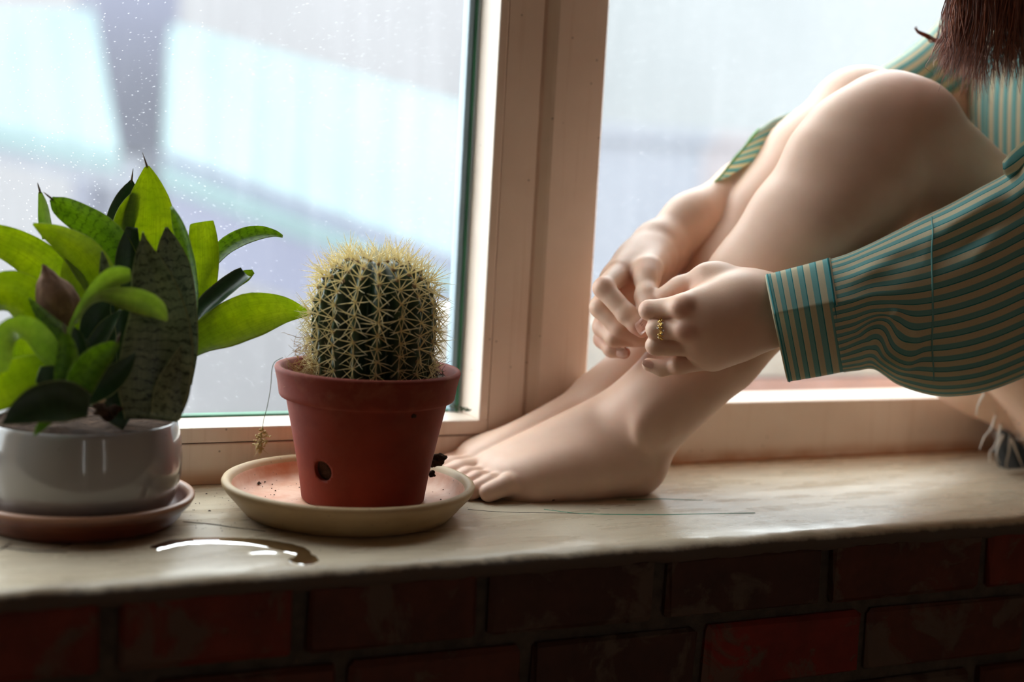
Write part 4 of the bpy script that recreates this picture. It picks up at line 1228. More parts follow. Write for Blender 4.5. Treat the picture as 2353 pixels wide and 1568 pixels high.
ell('hLi', R3(1572, 706, 1.066), (0.012, 0.008, 0.0095), k=0.012)
cone('hLm', mM, R3(1507, 757, 1.086), 0.0098, 0.0085, 0.004); cone('hLm', R3(1507, 756, 1.086), R3(1512, 764, 1.108), 0.0088, 0.0082, 0.003); cone('hLm', R3(1512, 764, 1.108), R3(1538, 772, 1.114), 0.0080, 0.0070, 0.003)
ell('hLm', R3(1580, 760, 1.064), (0.011, 0.0075, 0.0090), k=0.012)
cone('hLr', rM, R3(1505, 796, 1.089), 0.0094, 0.0080, 0.004); cone('hLr', R3(1505, 793, 1.089), R3(1512, 798, 1.110), 0.0082, 0.0076, 0.003); cone('hLr', R3(1512, 798, 1.110), R3(1538, 802, 1.116), 0.0074, 0.0066, 0.003)
chain('hLp', [(pM, 0.0100), (R3(1562, 838, 1.090), 0.0084), (R3(1520, 846, 1.102), 0.0072), (R3(1490, 838, 1.108), 0.0060)], 0.004)
ell('hLp', R3(1560, 837, 1.086), (0.008, 0.006, 0.0075), k=0.005)
# ---- far (right) arm and hand
WrR = R3(1520, 562, 1.232)
ElR = R3(1960, 420, 1.268)
chain('armR', [(WrR, 0.0235), (R3(1590, 512, 1.245), 0.0265), (R3(1720, 440, 1.258), 0.031), (ElR, 0.037)], 0.02)
chain('armR', [(ElR, 0.037), ((ElR + ShR) / 2, 0.040), (ShR, 0.044)], 0.02)
g = 'handR'
iR, mR, rR, pR = R3(1428, 626, 1.180), R3(1412, 645, 1.192), R3(1404, 672, 1.202), R3(1404, 702, 1.212)
cone(g, R3(1510, 572, 1.225), iR, 0.0215, 0.0120, 0.02)
cone(g, R3(1508, 578, 1.230), mR, 0.0210, 0.0120, 0.02)
cone(g, R3(1508, 586, 1.235), rR, 0.0200, 0.0115, 0.02)
cone(g, R3(1510, 600, 1.238), pR, 0.0180, 0.0105, 0.02)
cone(g, R3(1470, 620, 1.215), R3(1430, 690, 1.205), 0.020, 0.014, 0.02)
chain('hRt', [(R3(1507, 592, 1.205), 0.0185), (R3(1489, 622, 1.160), 0.0122), (R3(1487, 640, 1.150), 0.0108), (R3(1486, 683, 1.132), 0.0098), (R3(1492, 708, 1.122), 0.0085), (R3(1497, 722, 1.118), 0.0068)], 0.008)
cone('hRt', R3(1490, 612, 1.190), R3(1452, 634, 1.182), 0.013, 0.009, 0.012)
chain('hRi', [(iR, 0.0112), (R3(1387, 662, 1.152), 0.0094), (R3(1440, 722, 1.132), 0.0090), (R3(1462, 746, 1.124), 0.0078), (R3(1475, 762, 1.119), 0.0060)], 0.004)
chain('hRm', [(mR, 0.0112), (R3(1380, 706, 1.164), 0.0098), (R3(1425, 756, 1.146), 0.0086), (R3(1466, 776, 1.136), 0.0068)], 0.004)
chain('hRr', [(rR, 0.0108), (R3(1385, 752, 1.174), 0.0092), (R3(1412, 777, 1.152), 0.0082), (R3(1474, 782, 1.138), 0.0068)], 0.004)
chain('hRp', [(pR, 0.0098), (R3(1384, 780, 1.186), 0.0080), (R3(1405, 803, 1.168), 0.0072), (R3(1434, 811, 1.158), 0.0060)], 0.004)

ORDER, GP = [], {}
for g, ty, d, k in PRIM:
    if g not in GP: GP[g] = []; ORDER.append(g)
    GP[g].append((ty, d, k))
GK = {}           # blend radius of a whole group into the body so far
for g in ORDER:
    GK[g] = 0.0035
GK.update(legL=0.0, legR=0.004, footL=0.02, footR=0.02, trunk=0.03, armL=0.02, armR=0.02, handL=0.012, handR=0.012, hRt=0.010)
for q in 'imrp':
    GK['hL' + q] = 0.0012; GK['hR' + q] = 0.0015
for i in range(5):
    GK['footLt%d' % i] = 0.0025; GK['footRt%d' % i] = 0.0025
# limbs may only blend with the limb they grow from, so the field is kept per branch
BR = {'legL': 'L', 'footL': 'L', 'legR': 'R', 'footR': 'R', 'trunk': 'T', 'armL': 'A', 'handL': 'A', 'armR': 'B', 'handR': 'B', 'hRt': 'B'}
def branch(g):
    if g in BR: return BR[g]
    if g.startswith('footL'): return 'L'
    if g.startswith('footR'): return 'R'
    return 'A' if g.startswith('hL') else 'B'

def d_prim(ty, d, P):
    if ty == 0:
        a, b, r1, r2 = d
        ba = b - a; l2 = ba @ ba; rr = r1 - r2
        if l2 < 1e-10 or l2 <= rr * rr:
            return np.linalg.norm(P - (a if r1 > r2 else b), axis=1) - max(r1, r2)
        a2 = l2 - rr * rr; il2 = 1 / l2
        pa = P - a
        y = pa @ ba; z = y - l2
        q = pa * l2 - np.outer(y, ba)
        x2 = np.einsum('ij,ij->i', q, q)
        y2 = y * y * l2; z2 = z * z * l2
        k = np.sign(rr) * rr * rr * x2
        o = (np.sqrt(x2 * a2 * il2) + y * rr) * il2 - r1
        c1 = np.sign(z) * a2 * z2 > k
        c2 = (~c1) & (np.sign(y) * a2 * y2 < k)
        o[c1] = np.sqrt(x2[c1] + z2[c1]) * il2 - r2
        o[c2] = np.sqrt(x2[c2] + y2[c2]) * il2 - r1
        return o
    c, r, R = d
    q = (P - c) @ R
    k0 = np.linalg.norm(q / r, axis=1); k1 = np.linalg.norm(q / (r * r), axis=1) + 1e-9
    return k0 * (k0 - 1) / k1
def smin(a, b, k):
    if k <= 0: return np.minimum(a, b)
    h = np.maximum(k - np.abs(a - b), 0) / k
    return np.minimum(a, b) - h * h * k * 0.25
BK = 0.003
def field(P, active=None):
    tot = {}
    for g in ORDER:
        dg = None
        for i, (ty, d, k) in enumerate(GP[g]):
            if active is not None and (g, i) not in active: continue
            v = d_prim(ty, d, P)
            dg = v if dg is None else smin(dg, v, k)
        if dg is None: continue
        b = branch(g)
        tot[b] = dg if b not in tot else smin(tot[b], dg, GK[g])
    out = None
    for b in 'LRTAB':
        if b in tot:
            kk = 0.03 if b == 'T' else BK
            out = tot[b] if out is None else smin(out, tot[b], kk)
    return out if out is not None else np.full(len(P), 9.0)

def mesh_field(h, B=22):
    lo = np.array([9.0] * 3); hi = -lo
    for g in ORDER:
        for ty, d, k in GP[g]:
            if ty == 0:
                a, b, r1, r2 = d; r = max(r1, r2) + 0.02
                lo = np.minimum(lo, np.minimum(a, b) - r); hi = np.maximum(hi, np.maximum(a, b) + r)
            else:
                lo = np.minimum(lo, d[0] - d[1] - 0.02); hi = np.maximum(hi, d[0] + d[1] + 0.02)
    nb = np.ceil((hi - lo) / (h * B)).astype(int)
    G = np.stack(np.meshgrid(*[np.arange(n) for n in nb], indexing='ij'), -1).reshape(-1, 3)
    ctr = lo + (G + 0.5) * B * h
    hd = B * h * sqrt(3) / 2 + 0.002
    # per-primitive distances at block centres for culling
    near = {}
    allmin = np.full(len(ctr), 9.0)
    for g in ORDER:
        for i, (ty, d, k) in enumerate(GP[g]):
            v = d_prim(ty, d, ctr) * (0.75 if ty == 1 else 1.0)
            near[(g, i)] = v
            allmin = np.minimum(allmin, v)
    cand = np.where(np.abs(allmin) < hd + 0.06)[0]
    f0 = field(ctr[cand])
    cand = cand[np.abs(f0) < hd * 1.25 + 0.004]
    loc = np.stack(np.meshgrid(*[np.arange(B + 1)] * 3, indexing='ij'), -1).reshape(-1, 3)
    stride = nb * B + 2
    keys_all, vert_all, q_all = [], [], []
    def gkey(ijk): return (ijk[..., 0].astype(np.int64) * stride[1] + ijk[..., 1]) * stride[2] + ijk[..., 2]
    for ci in cand:
        base = G[ci] * B
        act = {kk for kk, v in near.items() if v[ci] < hd + 0.035}
        if not act: continue
        P = lo + (base + loc) * h
        D = field(P, act).reshape(B + 1, B + 1, B + 1)
        S = D < 0
        if S.all() or not S.any(): continue
        c = [D[a:B + a if a else B, b:B + b if b else B, e:B + e if e else B] for a in (0, 1) for b in (0, 1) for e in (0, 1)]
        cs = np.stack(c, -1)
        ins = cs < 0
        mix = ins.any(-1) & ~ins.all(-1)
        idx = np.argwhere(mix)
        if len(idx) == 0: continue
        cv = cs[mix]
        corners = np.array([(a, b, e) for a in (0, 1) for b in (0, 1) for e in (0, 1)], float)
        acc = np.zeros((len(idx), 3)); cnt = np.zeros(len(idx))
        for a in range(8):
            for b in range(a + 1, 8):
                if np.abs(corners[a] - corners[b]).sum() != 1: continue
                va, vb = cv[:, a], cv[:, b]
                m = (va < 0) != (vb < 0)
                t = np.where(m, va / np.where(m, va - vb, 1), 0)
                acc += m[:, None] * (corners[a] + (corners[b] - corners[a]) * t[:, None]); cnt += m
        pos = lo + (base + idx + acc / cnt[:, None]) * h
        keys_all.append(gkey(base + idx)); vert_all.append(pos)
        # quads round sign-changing grid edges
        for ax in range(3):
            sl0 = [slice(0, B)] * 3; sl1 = [slice(0, B)] * 3; sl1[ax] = slice(1, B + 1)
            A0, A1 = S[tuple(sl0)], S[tuple(sl1)]
            e = np.argwhere(A0 != A1)
            if len(e) == 0: continue
            flip = A0[tuple(e.T)]
            u = np.zeros(3, int); w = np.zeros(3, int); u[(ax + 1) % 3] = 1; w[(ax + 2) % 3] = 1
            ge = base + e
            q = np.stack([gkey(ge - u - w), gkey(ge - w), gkey(ge), gkey(ge - u)], -1)
            q[~flip] = q[~flip][:, ::-1]
            q_all.append(q)
    K = np.concatenate(keys_all); Vv = np.concatenate(vert_all); Q = np.concatenate(q_all)
    o = np.argsort(K); K = K[o]; Vv = Vv[o]
    I = np.searchsorted(K, Q); I = np.minimum(I, len(K) - 1)
    ok = (K[I] == Q).all(1)
    return Vv, I[ok]
import time as _time
_t0 = _time.time()
BV, BF = mesh_field(0.0015)
# relax the lattice a little
def relax(V, Fq, it=3, lam=0.5):
    E = np.concatenate([Fq[:, [0, 1]], Fq[:, [1, 2]], Fq[:, [2, 3]], Fq[:, [3, 0]]])
    E = np.concatenate([E, E[:, ::-1]])
    n = len(V)
    deg = np.bincount(E[:, 0], minlength=n).astype(float)
    for q in range(it):
        l_ = lam if q % 2 == 0 else -lam * 0.96
        A = np.stack([np.bincount(E[:, 0], V[E[:, 1], c], minlength=n) for c in range(3)], -1) / np.maximum(deg, 1)[:, None]
        V = V + l_ * (A - V)
    return V
BV = relax(BV, BF, 7)
print('body', len(BV), len(BF), round(_time.time() - _t0, 1))

def m_skin():
    t = NT('skin')
    v = t.coord()
    at = t.n('ShaderNodeAttribute', attribute_name='blush_and_shading').outputs[2]
    f = t.ramp(t.noise(v, 14, 5, 0.6), [(0.35, 0.0), (0.68, 1.0)])
    c = t.mix(f, (0.75, 0.515, 0.385), (0.68, 0.44, 0.32))
    c = t.mix(t.math('MULTIPLY', at, 0.75, clamp=True), c, (0.60, 0.20, 0.13))
    h = t.math('ADD', t.noise(v, 420, 3), t.math('MULTIPLY', t.n('ShaderNodeTexVoronoi', i_Vector=v, i_Scale=620).outputs[0], 0.6))
    return t.done(t.pbsdf(Base_Color=c, Roughness=0.48, Specular_IOR_Level=0.4, Subsurface_Weight=0.22, Subsurface_Radius=(1.0, 0.35, 0.2), Subsurface_Scale=0.0022,
                          Normal=t.bump(h, 0.10, 0.0005)))
M_SKIN = m_skin()
pers = root_of('person', tuple((pel[0], pel[1], 0.0)), 'person in a striped shirt sitting on the ledge hugging bare knees', 'person')
me = bpy.data.meshes.new('body')
me.vertices.add(len(BV)); me.vertices.foreach_set('co', BV.astype(np.float32).ravel())
me.loops.add(len(BF) * 4); me.loops.foreach_set('vertex_index', BF.astype(np.int32).ravel())
me.polygons.add(len(BF)); me.polygons.foreach_set('loop_start', np.arange(0, len(BF) * 4, 4, dtype=np.int32))
me.polygons.foreach_set('use_smooth', np.ones(len(BF), bool))
me.update(calc_edges=True); me.validate()
me.materials.append(M_SKIN)
spots = [(R3(1568, 708, 1.06), .010, .5), (R3(1577, 762, 1.06), .009, .55), (R3(1509, 800, 1.09), .008, .4), (R3(1559, 840, 1.09), .009, .6),
         (R3(1470, 762, 1.12), .010, .9), (R3(1437, 811, 1.155), .009, 1.0), (R3(1384, 780, 1.18), .010, .6), (R3(1395, 760, 1.17), .012, .6), (R3(1440, 780, 1.14), .014, .6),
         (R3(1470, 703, 1.09), .008, .35), (R3(1590, 682, 1.085), .013, .9), (R3(1487, 616, 1.15), .010, .35), (R3(1382, 652, 1.15), .010, .4), (R3(1440, 650, 1.175), .016, .5), (R3(1508, 704, 1.12), .010, .8),  # strong red on the thumb web paints in light glowing through it
         (W3(.500, 1.16, .01), .016, .45), (W3(.49, 1.19, .01), .016, .5), (W3(.69, 1.155, .02), .02, .4), (W3(.49, 1.22, .012), .02, .5), (R3(1440, 955, 1.13), .02, .25),
         (R3(2085, 200, 1.10), .03, .25)]  # faint spot paints in the shading below the kneecap
bl = np.zeros(len(BV))
for c, r, a in spots:
    bl = np.maximum(bl, a * np.exp(-((BV - c) ** 2).sum(1) / (r * r)))
me.attributes.new('blush_and_shading', 'FLOAT', 'POINT').data.foreach_set('value', bl.astype(np.float32))
body = bpy.data.objects.new('body', me)
link(body, pers)

# nails: thin curved plates on the finger ends that show
M_NAIL = simple('pink_nail', (0.86, 0.60, 0.52), (0.80, 0.53, 0.45), 200, 0.22)
M_NAILTIP = simple('white_nail_edge', (0.85, 0.72, 0.62), rough=0.25)
def project_out(p, d):
    """march from p along -d onto the body surface"""
    p = np.array(p, float); q = 0.0
    for _ in range(25):
        v = field((p - d * q)[None])[0]
        if abs(v) < 1e-5: break
        q += v * 0.9
    return p - d * min(max(q, 0.0), 0.0112)
def nail(cen, axis, nrm, L, Wd):
    axis = np.asarray(axis, float); axis /= np.linalg.norm(axis)
    nrm = np.asarray(nrm, float); nrm = nrm - axis * (nrm @ axis); nrm /= np.linalg.norm(nrm)
    sd = np.cross(axis, nrm)
    V, F = [], []
    nu, nv = 9, 9
    for i in range(nu):
        u = -1 + 2 * i / (nu - 1)
        for j in range(nv):
            w = -1 + 2 * j / (nv - 1)
            wid = sqrt(max(0.05, 1 - abs(u) ** 3.5 * 0.72))
            p = cen + axis * u * L + sd * w * Wd * wid + nrm * 0.009
            p = project_out(p, nrm)
            edge = max(abs(u) ** 4, abs(w) ** 4)
            V.append(p + nrm * (0.00055 * (1 - edge) - 0.0002 * edge) + (axis * 0.0008 if u > 0.9 else 0))
    for i in range(nu - 1):
        for j in range(nv - 1): F.append((i * nv + j, i * nv + j + 1, (i + 1) * nv + j + 1, (i + 1) * nv + j))
    return mesh_obj('fingernail', V, F, M_NAIL, body)
camd = lambda p: (CAM - p) / np.linalg.norm(CAM - p)
p = R3(1473, 752, 1.114); nail(p, R3(1482, 772, 1.114) - R3(1462, 730, 1.126), camd(p) + RGT * 0.75 + UPV * 0.25, 0.0062, 0.0042)
p = R3(1428, 811, 1.155); nail(p, R3(1440, 812, 1.155) - R3(1400, 806, 1.165), camd(p) + UPV * 0.25, 0.0050, 0.0040)
p = R3(1492, 836, 1.10); nail(p, R3(1484, 832, 1.106) - R3(1520, 846, 1.102), camd(p) + UPV * 0.35 - RGT * 0.2, 0.0048, 0.0036)
# ------------------------------------------------------------------ clothes
def m_stripes():
    t = NT('striped_shirt_cotton')
    uv = t.n('ShaderNodeUVMap').outputs[0]
    v = t.n('ShaderNodeSeparateXYZ', i_0=uv).outputs[1]
    fr = t.math('FRACT', v)
    cream, teal, line = (0.88, 0.79, 0.57), (0.25, 0.60, 0.60), (0.005, 0.30, 0.34)
    band = t.ramp(fr, [(0.49, 0.0), (0.51, 1.0)])
    c = t.mix(band, cream, teal)
    l1 = t.math('MULTIPLY', t.math('GREATER_THAN', fr, 0.92), t.math('LESS_THAN', fr, 0.995))
    c = t.mix(l1, c, line)
    ob = t.coord()
    we = t.n('ShaderNodeTexWave', i_Vector=uv, i_Scale=1.0).outputs[0]
    n1 = t.noise(ob, 900, 2)
    c = t.mix(t.math('MULTIPLY', n1, 0.22), c, (0.35, 0.38, 0.30))
    d = t.pbsdf(Base_Color=c, Roughness=0.85, Specular_IOR_Level=0.2, Sheen_Weight=0.15, Normal=t.bump(t.noise(ob, 700, 2), 0.15, 0.0004))
    tl = t.n('ShaderNodeBsdfTranslucent', i_0=c)
    return t.done(t.n('ShaderNodeMixShader', i_0=0.44, i_1=d, i_2=tl))
M_STRIPE = m_stripes()
shirt = root_of('shirt', pers.location); COL.objects.unlink(shirt)
shirt = None

def loft_obj(name, rings, uv_v, uv_u, mat, parent, thick=0.0007, close=True):
    """rings: list of (N,3) arrays; closed round; thin cloth with an inner face"""
    R = np.array(rings)                        # (S, N, 3)
    S, N = R.shape[:2]
    Rc = np.concatenate([R, R[:, :1]], 1)      # seam duplicated for UVs
    d1 = np.gradient(Rc, axis=0); d2 = np.gradient(Rc, axis=1)
    nn = np.cross(d1, d2); nn /= np.linalg.norm(nn, axis=2, keepdims=True) + 1e-12
    if ((Rc - Rc.mean(1, keepdims=True)) * nn).sum() < 0: nn = -nn
    M = N + 1
    V = np.concatenate([Rc.reshape(-1, 3), (Rc - nn * thick).reshape(-1, 3)])
    U = np.stack(np.broadcast_arrays(np.asarray(uv_u)[:, None] if np.ndim(uv_u) == 1 else uv_u, uv_v if np.ndim(uv_v) == 2 else np.asarray(uv_v)[None, :]), -1).reshape(-1, 2)
    U = np.concatenate([U, U])
    F = []
    off = S * M
    for i in range(S - 1):
        for k in range(N):
            a, b, c, d = i * M + k, i * M + k + 1, (i + 1) * M + k + 1, (i + 1) * M + k
            F.append((a, b, c, d)); F.append((off + d, off + c, off + b, off + a))
    for i in (0, S - 1):
        for k in range(N):
            a, b = i * M + k, i * M + k + 1
            F.append((a, off + a, off + b, b) if i == 0 else (b, off + b, off + a, a))
    return mesh_obj(name, V, F, mat, parent, uvs=U)

def section_ring(T, B, yc, ty, tyb, tent, tp, N=96, pw=2.3):
    """one cross-section of a sleeve: T/B silhouette pixels, near half bulging towards the room"""
    Tt, Bb = PY(T[0], T[1], yc), PY(B[0], B[1], yc)
    out = []
    for k in range(N):
        s = k / N
        if s < 0.5:
            t = s * 2; near = True
        else:
            t = 2 - s * 2; near = False
        # cosine spacing eases the ends
        tt = 0.5 - 0.5 * cos(pi * t) if not near else (0.35 * (0.5 - 0.5 * cos(pi * t)) + 0.65 * t)
        el = max(0.0, 1 - abs(2 * tt - 1) ** pw) ** (1 / pw)
        if near:
            tn = tt / tp if tt < tp else (1 - tt) / (1 - tp)
            bul = ty * ((1 - tent) * el + tent * (tn ** 0.8))
            pm = Tt * (1 - tt) + Bb * tt; tc_ = CAM - pm; off = tc_ / np.linalg.norm(tc_) * bul
        else:
            pm = Tt * (1 - tt) + Bb * tt; tc_ = CAM - pm; off = -tc_ / np.linalg.norm(tc_) * (tyb * el)
        out.append(Tt * (1 - tt) + Bb * tt + off)
    return np.array(out)

def sleeve_from(keys, n, N=96):
    """keys rows: Tx,Ty,Bx,By,yc,ty,tyb,tent,tp"""
    K = catmull(keys, n)
    return [section_ring(k[0:2], k[2:4], k[4] - 0.015, max(k[5], .002), max(k[6], .002), min(max(k[7], 0), 1), k[8], N) for k in K]
# near sleeve -------------------------------------------------------------
keys = [
    [1893, 600, 1938, 856, 1.045, 0.0415, 0.034, 0.72, 0.39],
    [1945, 584, 1972, 852, 1.044, 0.044, 0.034, 0.6, 0.40],
    [2000, 560, 2010, 850, 1.042, 0.047, 0.036, 0.45, 0.41],
    [2060, 530, 2062, 884, 1.040, 0.052, 0.036, 0.25, 0.40],
    [2118, 500, 2125, 906, 1.036, 0.055, 0.040, 0.12, 0.40],
    [2180, 470, 2185, 912, 1.030, 0.057, 0.044, 0.08, 0.36],
    [2250, 432, 2262, 902, 1.022, 0.056, 0.046, 0.10, 0.32],
    [2315, 396, 2350, 870, 1.016, 0.056, 0.048, 0.10, 0.30],
    [2350, 360, 2470, 815, 1.010, 0.056, 0.050, 0.0, 0.35],
    [2372, 300, 2600, 680, 1.010, 0.055, 0.050, 0.0, 0.4],
    [2395, 200, 2650, 480, 1.013, 0.056, 0.054, 0.0, 0.45],
    [2420, 60, 2660, 250, 1.016, 0.056, 0.058, 0.0, 0.5],
    [2440, -60, 2650, 60, 1.022, 0.060, 0.064, 0.0, 0.5],
    [2475, -140, 2630, -60, 1.034, 0.058, 0.064, 0.0, 0.5],
]
NS, NR_ = 150, 128
rings = sleeve_from(keys, NS, NR_)
rings = np.array(rings)
# reference arc length round the wide part gives the stripe coordinate
ref = rings[int(NS * 0.44)]
per = np.r_[0, np.cumsum(np.linalg.norm(np.diff(np.vstack([ref, ref[:1]]), axis=0), axis=1))]
uvv = per / 0.01255
# folds: a deep tuck gathered behind the cuff, long soft folds from the elbow crook
for i in range(NS):
    for k in range(NR_):
        p = rings[i, k]
        s = k / NR_
        if s > 0.5: continue
        t = s * 2
        v = p - CAM
        zc = v @ FWD
        px = PW / 2 + FPX * (v @ RGT) / zc; py = PH / 2 - FPX * (v @ UPV) / zc
        w = sin(pi * t) ** 0.5
        def ridge(x0, y0, x1, y1, wd, amp):
            dx, dy = x1 - x0, y1 - y0; L2 = dx * dx + dy * dy
            q = max(0, min(1, ((px - x0) * dx + (py - y0) * dy) / L2))
            d2 = (px - x0 - dx * q) ** 2 + (py - y0 - dy * q) ** 2
            return amp * math.exp(-d2 / (wd * wd)) * (sin(pi * min(max(q, 0.08), 0.92)) ** 0.5)
        o = 0.0
        o += ridge(1960, 850, 2055, 735, 20, 0.0090)
        o -= ridge(1995, 868, 2085, 770, 17, 0.0100)
        o += ridge(2035, 905, 2110, 800, 22, 0.0090)
        o -= ridge(2090, 880, 2150, 770, 26, 0.0040)
        o += ridge(1960, 640, 2090, 560, 22, 0.0030)
        o -= ridge(1960, 600, 2100, 590, 18, 0.0022)
        o += ridge(2140, 530, 2325, 425, 26, 0.0085)
        o -= ridge(2170, 580, 2353, 475, 24, 0.0065)
        o += ridge(2240, 590, 2353, 430, 24, 0.0040)
        o -= ridge(2290, 650, 2400, 500, 30, 0.0030)
        o += 0.0012 * mnoise.noise(Vector((px * 0.010, py * 0.016, 2.0)))
        up = ridge(1985, 800, 2052, 742, 34, 0.0105) - ridge(2060, 850, 2100, 775, 30, 0.0085)
        rings[i, k] = p - FWD * (o * w * 1.5) + UPV * (up * w)
# the long sleeve seam: cloth dips into it and bunches to each side
seam_i = int(NS * 0.36)
sleeve = loft_obj('sleeve', rings, uvv, np.linspace(0, 1, NS), M_STRIPE, pers)
sleeve.name = 'shirt_sleeve'
# fold-over seam of the turned sleeve at its wide end
V, F = [], []
sm = rings[int(NS * 4 / 12.0)]
k0, k1 = 2, int(NR_ * 0.46)
line = np.array([sm[k] - FWD * 0.0002 for k in range(k0, k1)])
tube(V, F, line, [0.0006 * (0.4 + 0.6 * sin(pi * q / (len(line) - 1))) + 0.0003 for q in range(len(line))], 6)
mesh_obj('sleeve_seam', V, F, M_STRIPE, sleeve, uvs=[(0, 0.75)] * len(V))
# near cuff: stiff band, stripes run round it ------------------------------
ckeys = [
    [1758, 632, 1810, 878, 1.048, 0.040, 0.036, 0.85, 0.365],
    [1800, 621, 1847, 872, 1.048, 0.042, 0.036, 0.85, 0.370],
    [1850, 608, 1893, 864, 1.047, 0.043, 0.036, 0.85, 0.378],
    [1908, 592, 1948, 853, 1.045, 0.044, 0.036, 0.80, 0.385],
]
cr = np.array(sleeve_from(ckeys, 26, NR_))
cuff = loft_obj('cuff', cr, np.linspace(0.42, 6.1, 26)[:, None] + np.zeros((1, NR_ + 1)), np.zeros((26, NR_ + 1)), M_STRIPE, sleeve, 0.0016)
for q, nm in ((1, 'cuff_hem'), (24, 'cuff_seam')):
    V, F = [], []
    line = np.array([cr[q][k] + (cr[q][k] - cr[q].mean(0)) * 0.006 for k in range(NR_)] + [cr[q][0]])
    tube(V, F, line, [0.0005] * len(line), 5, cap=False)
    mesh_obj(nm, V, F, M_STRIPE, sleeve, uvs=[(0, 0.96)] * len(V))
# far sleeve --------------------------------------------------------------
fk = [
    [1744, 298, 1640, 424, 1.250, 0.014, 0.046, 0, .5],
    [1790, 268, 1705, 425, 1.252, 0.016, 0.046, 0, .5],
    [1876, 236, 1825, 420, 1.254, 0.020, 0.046, 0, .5],
    [1965, 190, 1960, 400, 1.264, 0.046, 0.030, 0, .5],
    [2050, 140, 2080, 360, 1.260, 0.048, 0.032, 0, .5],
    [2110, 95, 2200, 280, 1.252, 0.050, 0.034, 0, .5],
    [2165, 40, 2290, 200, 1.242, 0.052, 0.038, 0, .5],
    [2225, -30, 2360, 110, 1.230, 0.052, 0.045, 0, .5],
    [2300, -90, 2420, 40, 1.215, 0.050, 0.050, 0, .5],
]
fr_ = np.array(sleeve_from(fk, 70, 72))
for i in range(70):
    for k in range(72):
        p = fr_[i, k]
        fr_[i, k] = p + np.array([0, 0, 0.0035 * mnoise.noise(Vector((p[0] * 22, k * 0.12, 7)))])
ref = fr_[40]
per = np.r_[0, np.cumsum(np.linalg.norm(np.diff(np.vstack([ref, ref[:1]]), axis=0), axis=1))]
fs = loft_obj('shirt_sleeve', fr_, per / 0.0130, np.linspace(0, 1, 70), M_STRIPE, pers)
V, F = [], []
line = np.vstack([fr_[0], fr_[0][:1]])
tube(V, F, line, [0.0012] * len(line), 5, cap=False)
mesh_obj('cuff_hem', V, F, simple('green_hem', (0.22, 0.50, 0.16), rough=0.8), fs)
# shirt body --------------------------------------------------------------
tk = [  # z, cx, cy, rx front, rx back, ry
    [0.05, 1.235, 1.120, 0.030, 0.115, 0.142],
    [0.12, 1.230, 1.120, 0.045, 0.112, 0.142],
    [0.18, 1.222, 1.120, 0.090, 0.110, 0.138],
    [0.22, 1.212, 1.118, 0.122, 0.112, 0.138],
    [0.32, 1.190, 1.115, 0.118, 0.118, 0.138],
    [0.40, 1.172, 1.113, 0.112, 0.125, 0.142],
    [0.45, 1.160, 1.110, 0.098, 0.125, 0.142],
    [0.485, 1.152, 1.107, 0.075, 0.105, 0.120],
    [0.510, 1.150, 1.105, 0.060, 0.075, 0.075],
    [0.525, 1.148, 1.105, 0.053, 0.060, 0.060],
]
K = catmull(tk, 70)
N = 120
tr = []
for z, cx, cy, rf, rb, ry in K:
    ring = []
    for k in range(N):
        a = 2 * pi * k / N
        ca, sa = cos(a), sin(a)
        r = rf if ca < 0 else rb
        x = np.sign(ca) * abs(ca) ** 0.85 * r; y = np.sign(sa) * abs(sa) ** 0.85 * ry
        w = 0.006 * mnoise.noise(Vector((a * 2.2, z * 5, 1))) + 0.0035 * mnoise.noise(Vector((a * 6, z * 9, 3)))
        ring.append((min(cx + x * (1 + w * 6), 1.362), min(cy + y * (1 + w * 4), 1.246), z))
    tr.append(np.array(ring))
tr = np.array(tr)
ref = tr[40]
per = np.r_[0, np.cumsum(np.linalg.norm(np.diff(np.vstack([ref, ref[:1]]), axis=0), axis=1))]
sb_ = loft_obj('shirt', tr, per / 0.0135, np.linspace(0, 1, 70), M_STRIPE, pers)
# front placket with buttons, and the collar
pk = int(N * 0.5)
V, F, UVs = [], [], []
for i in range(2, 66):
    c = tr[i, pk]; L = tr[i, pk - 4]; Rr = tr[i, pk + 4]
    for q, p in enumerate((L, (L + c) / 2, c, (Rr + c) / 2, Rr)):
        V.append(p + np.array([-0.0022, 0, 0])); UVs.append((0, per[pk - 4 + 2 * q] / 0.0135 + 0.4))
for i in range(63):
    for k in range(4): F.append((i * 5 + k, i * 5 + k + 1, (i + 1) * 5 + k + 1, (i + 1) * 5 + k))
mesh_obj('placket', V, F, M_STRIPE, sb_, uvs=UVs)
cr_ = []
for q, (r, z, dx) in enumerate(((0.058, 0.518, 0), (0.056, 0.545, 0), (0.060, 0.552, 0), (0.070, 0.538, 0), (0.080, 0.518, -0.004))):
    ring = []
    for k in range(48):
        a = 2 * pi * (k / 48)
        ca = cos(a)
        ring.append((1.150 + dx + r * ca * 1.05, 1.105 + r * sin(a), z - 0.022 * max(0, -ca) ** 2))
    cr_.append(np.array(ring))
loft_obj('collar', cr_, np.linspace(0, 28, 49), np.linspace(0, 1, 5), M_STRIPE, sb_)
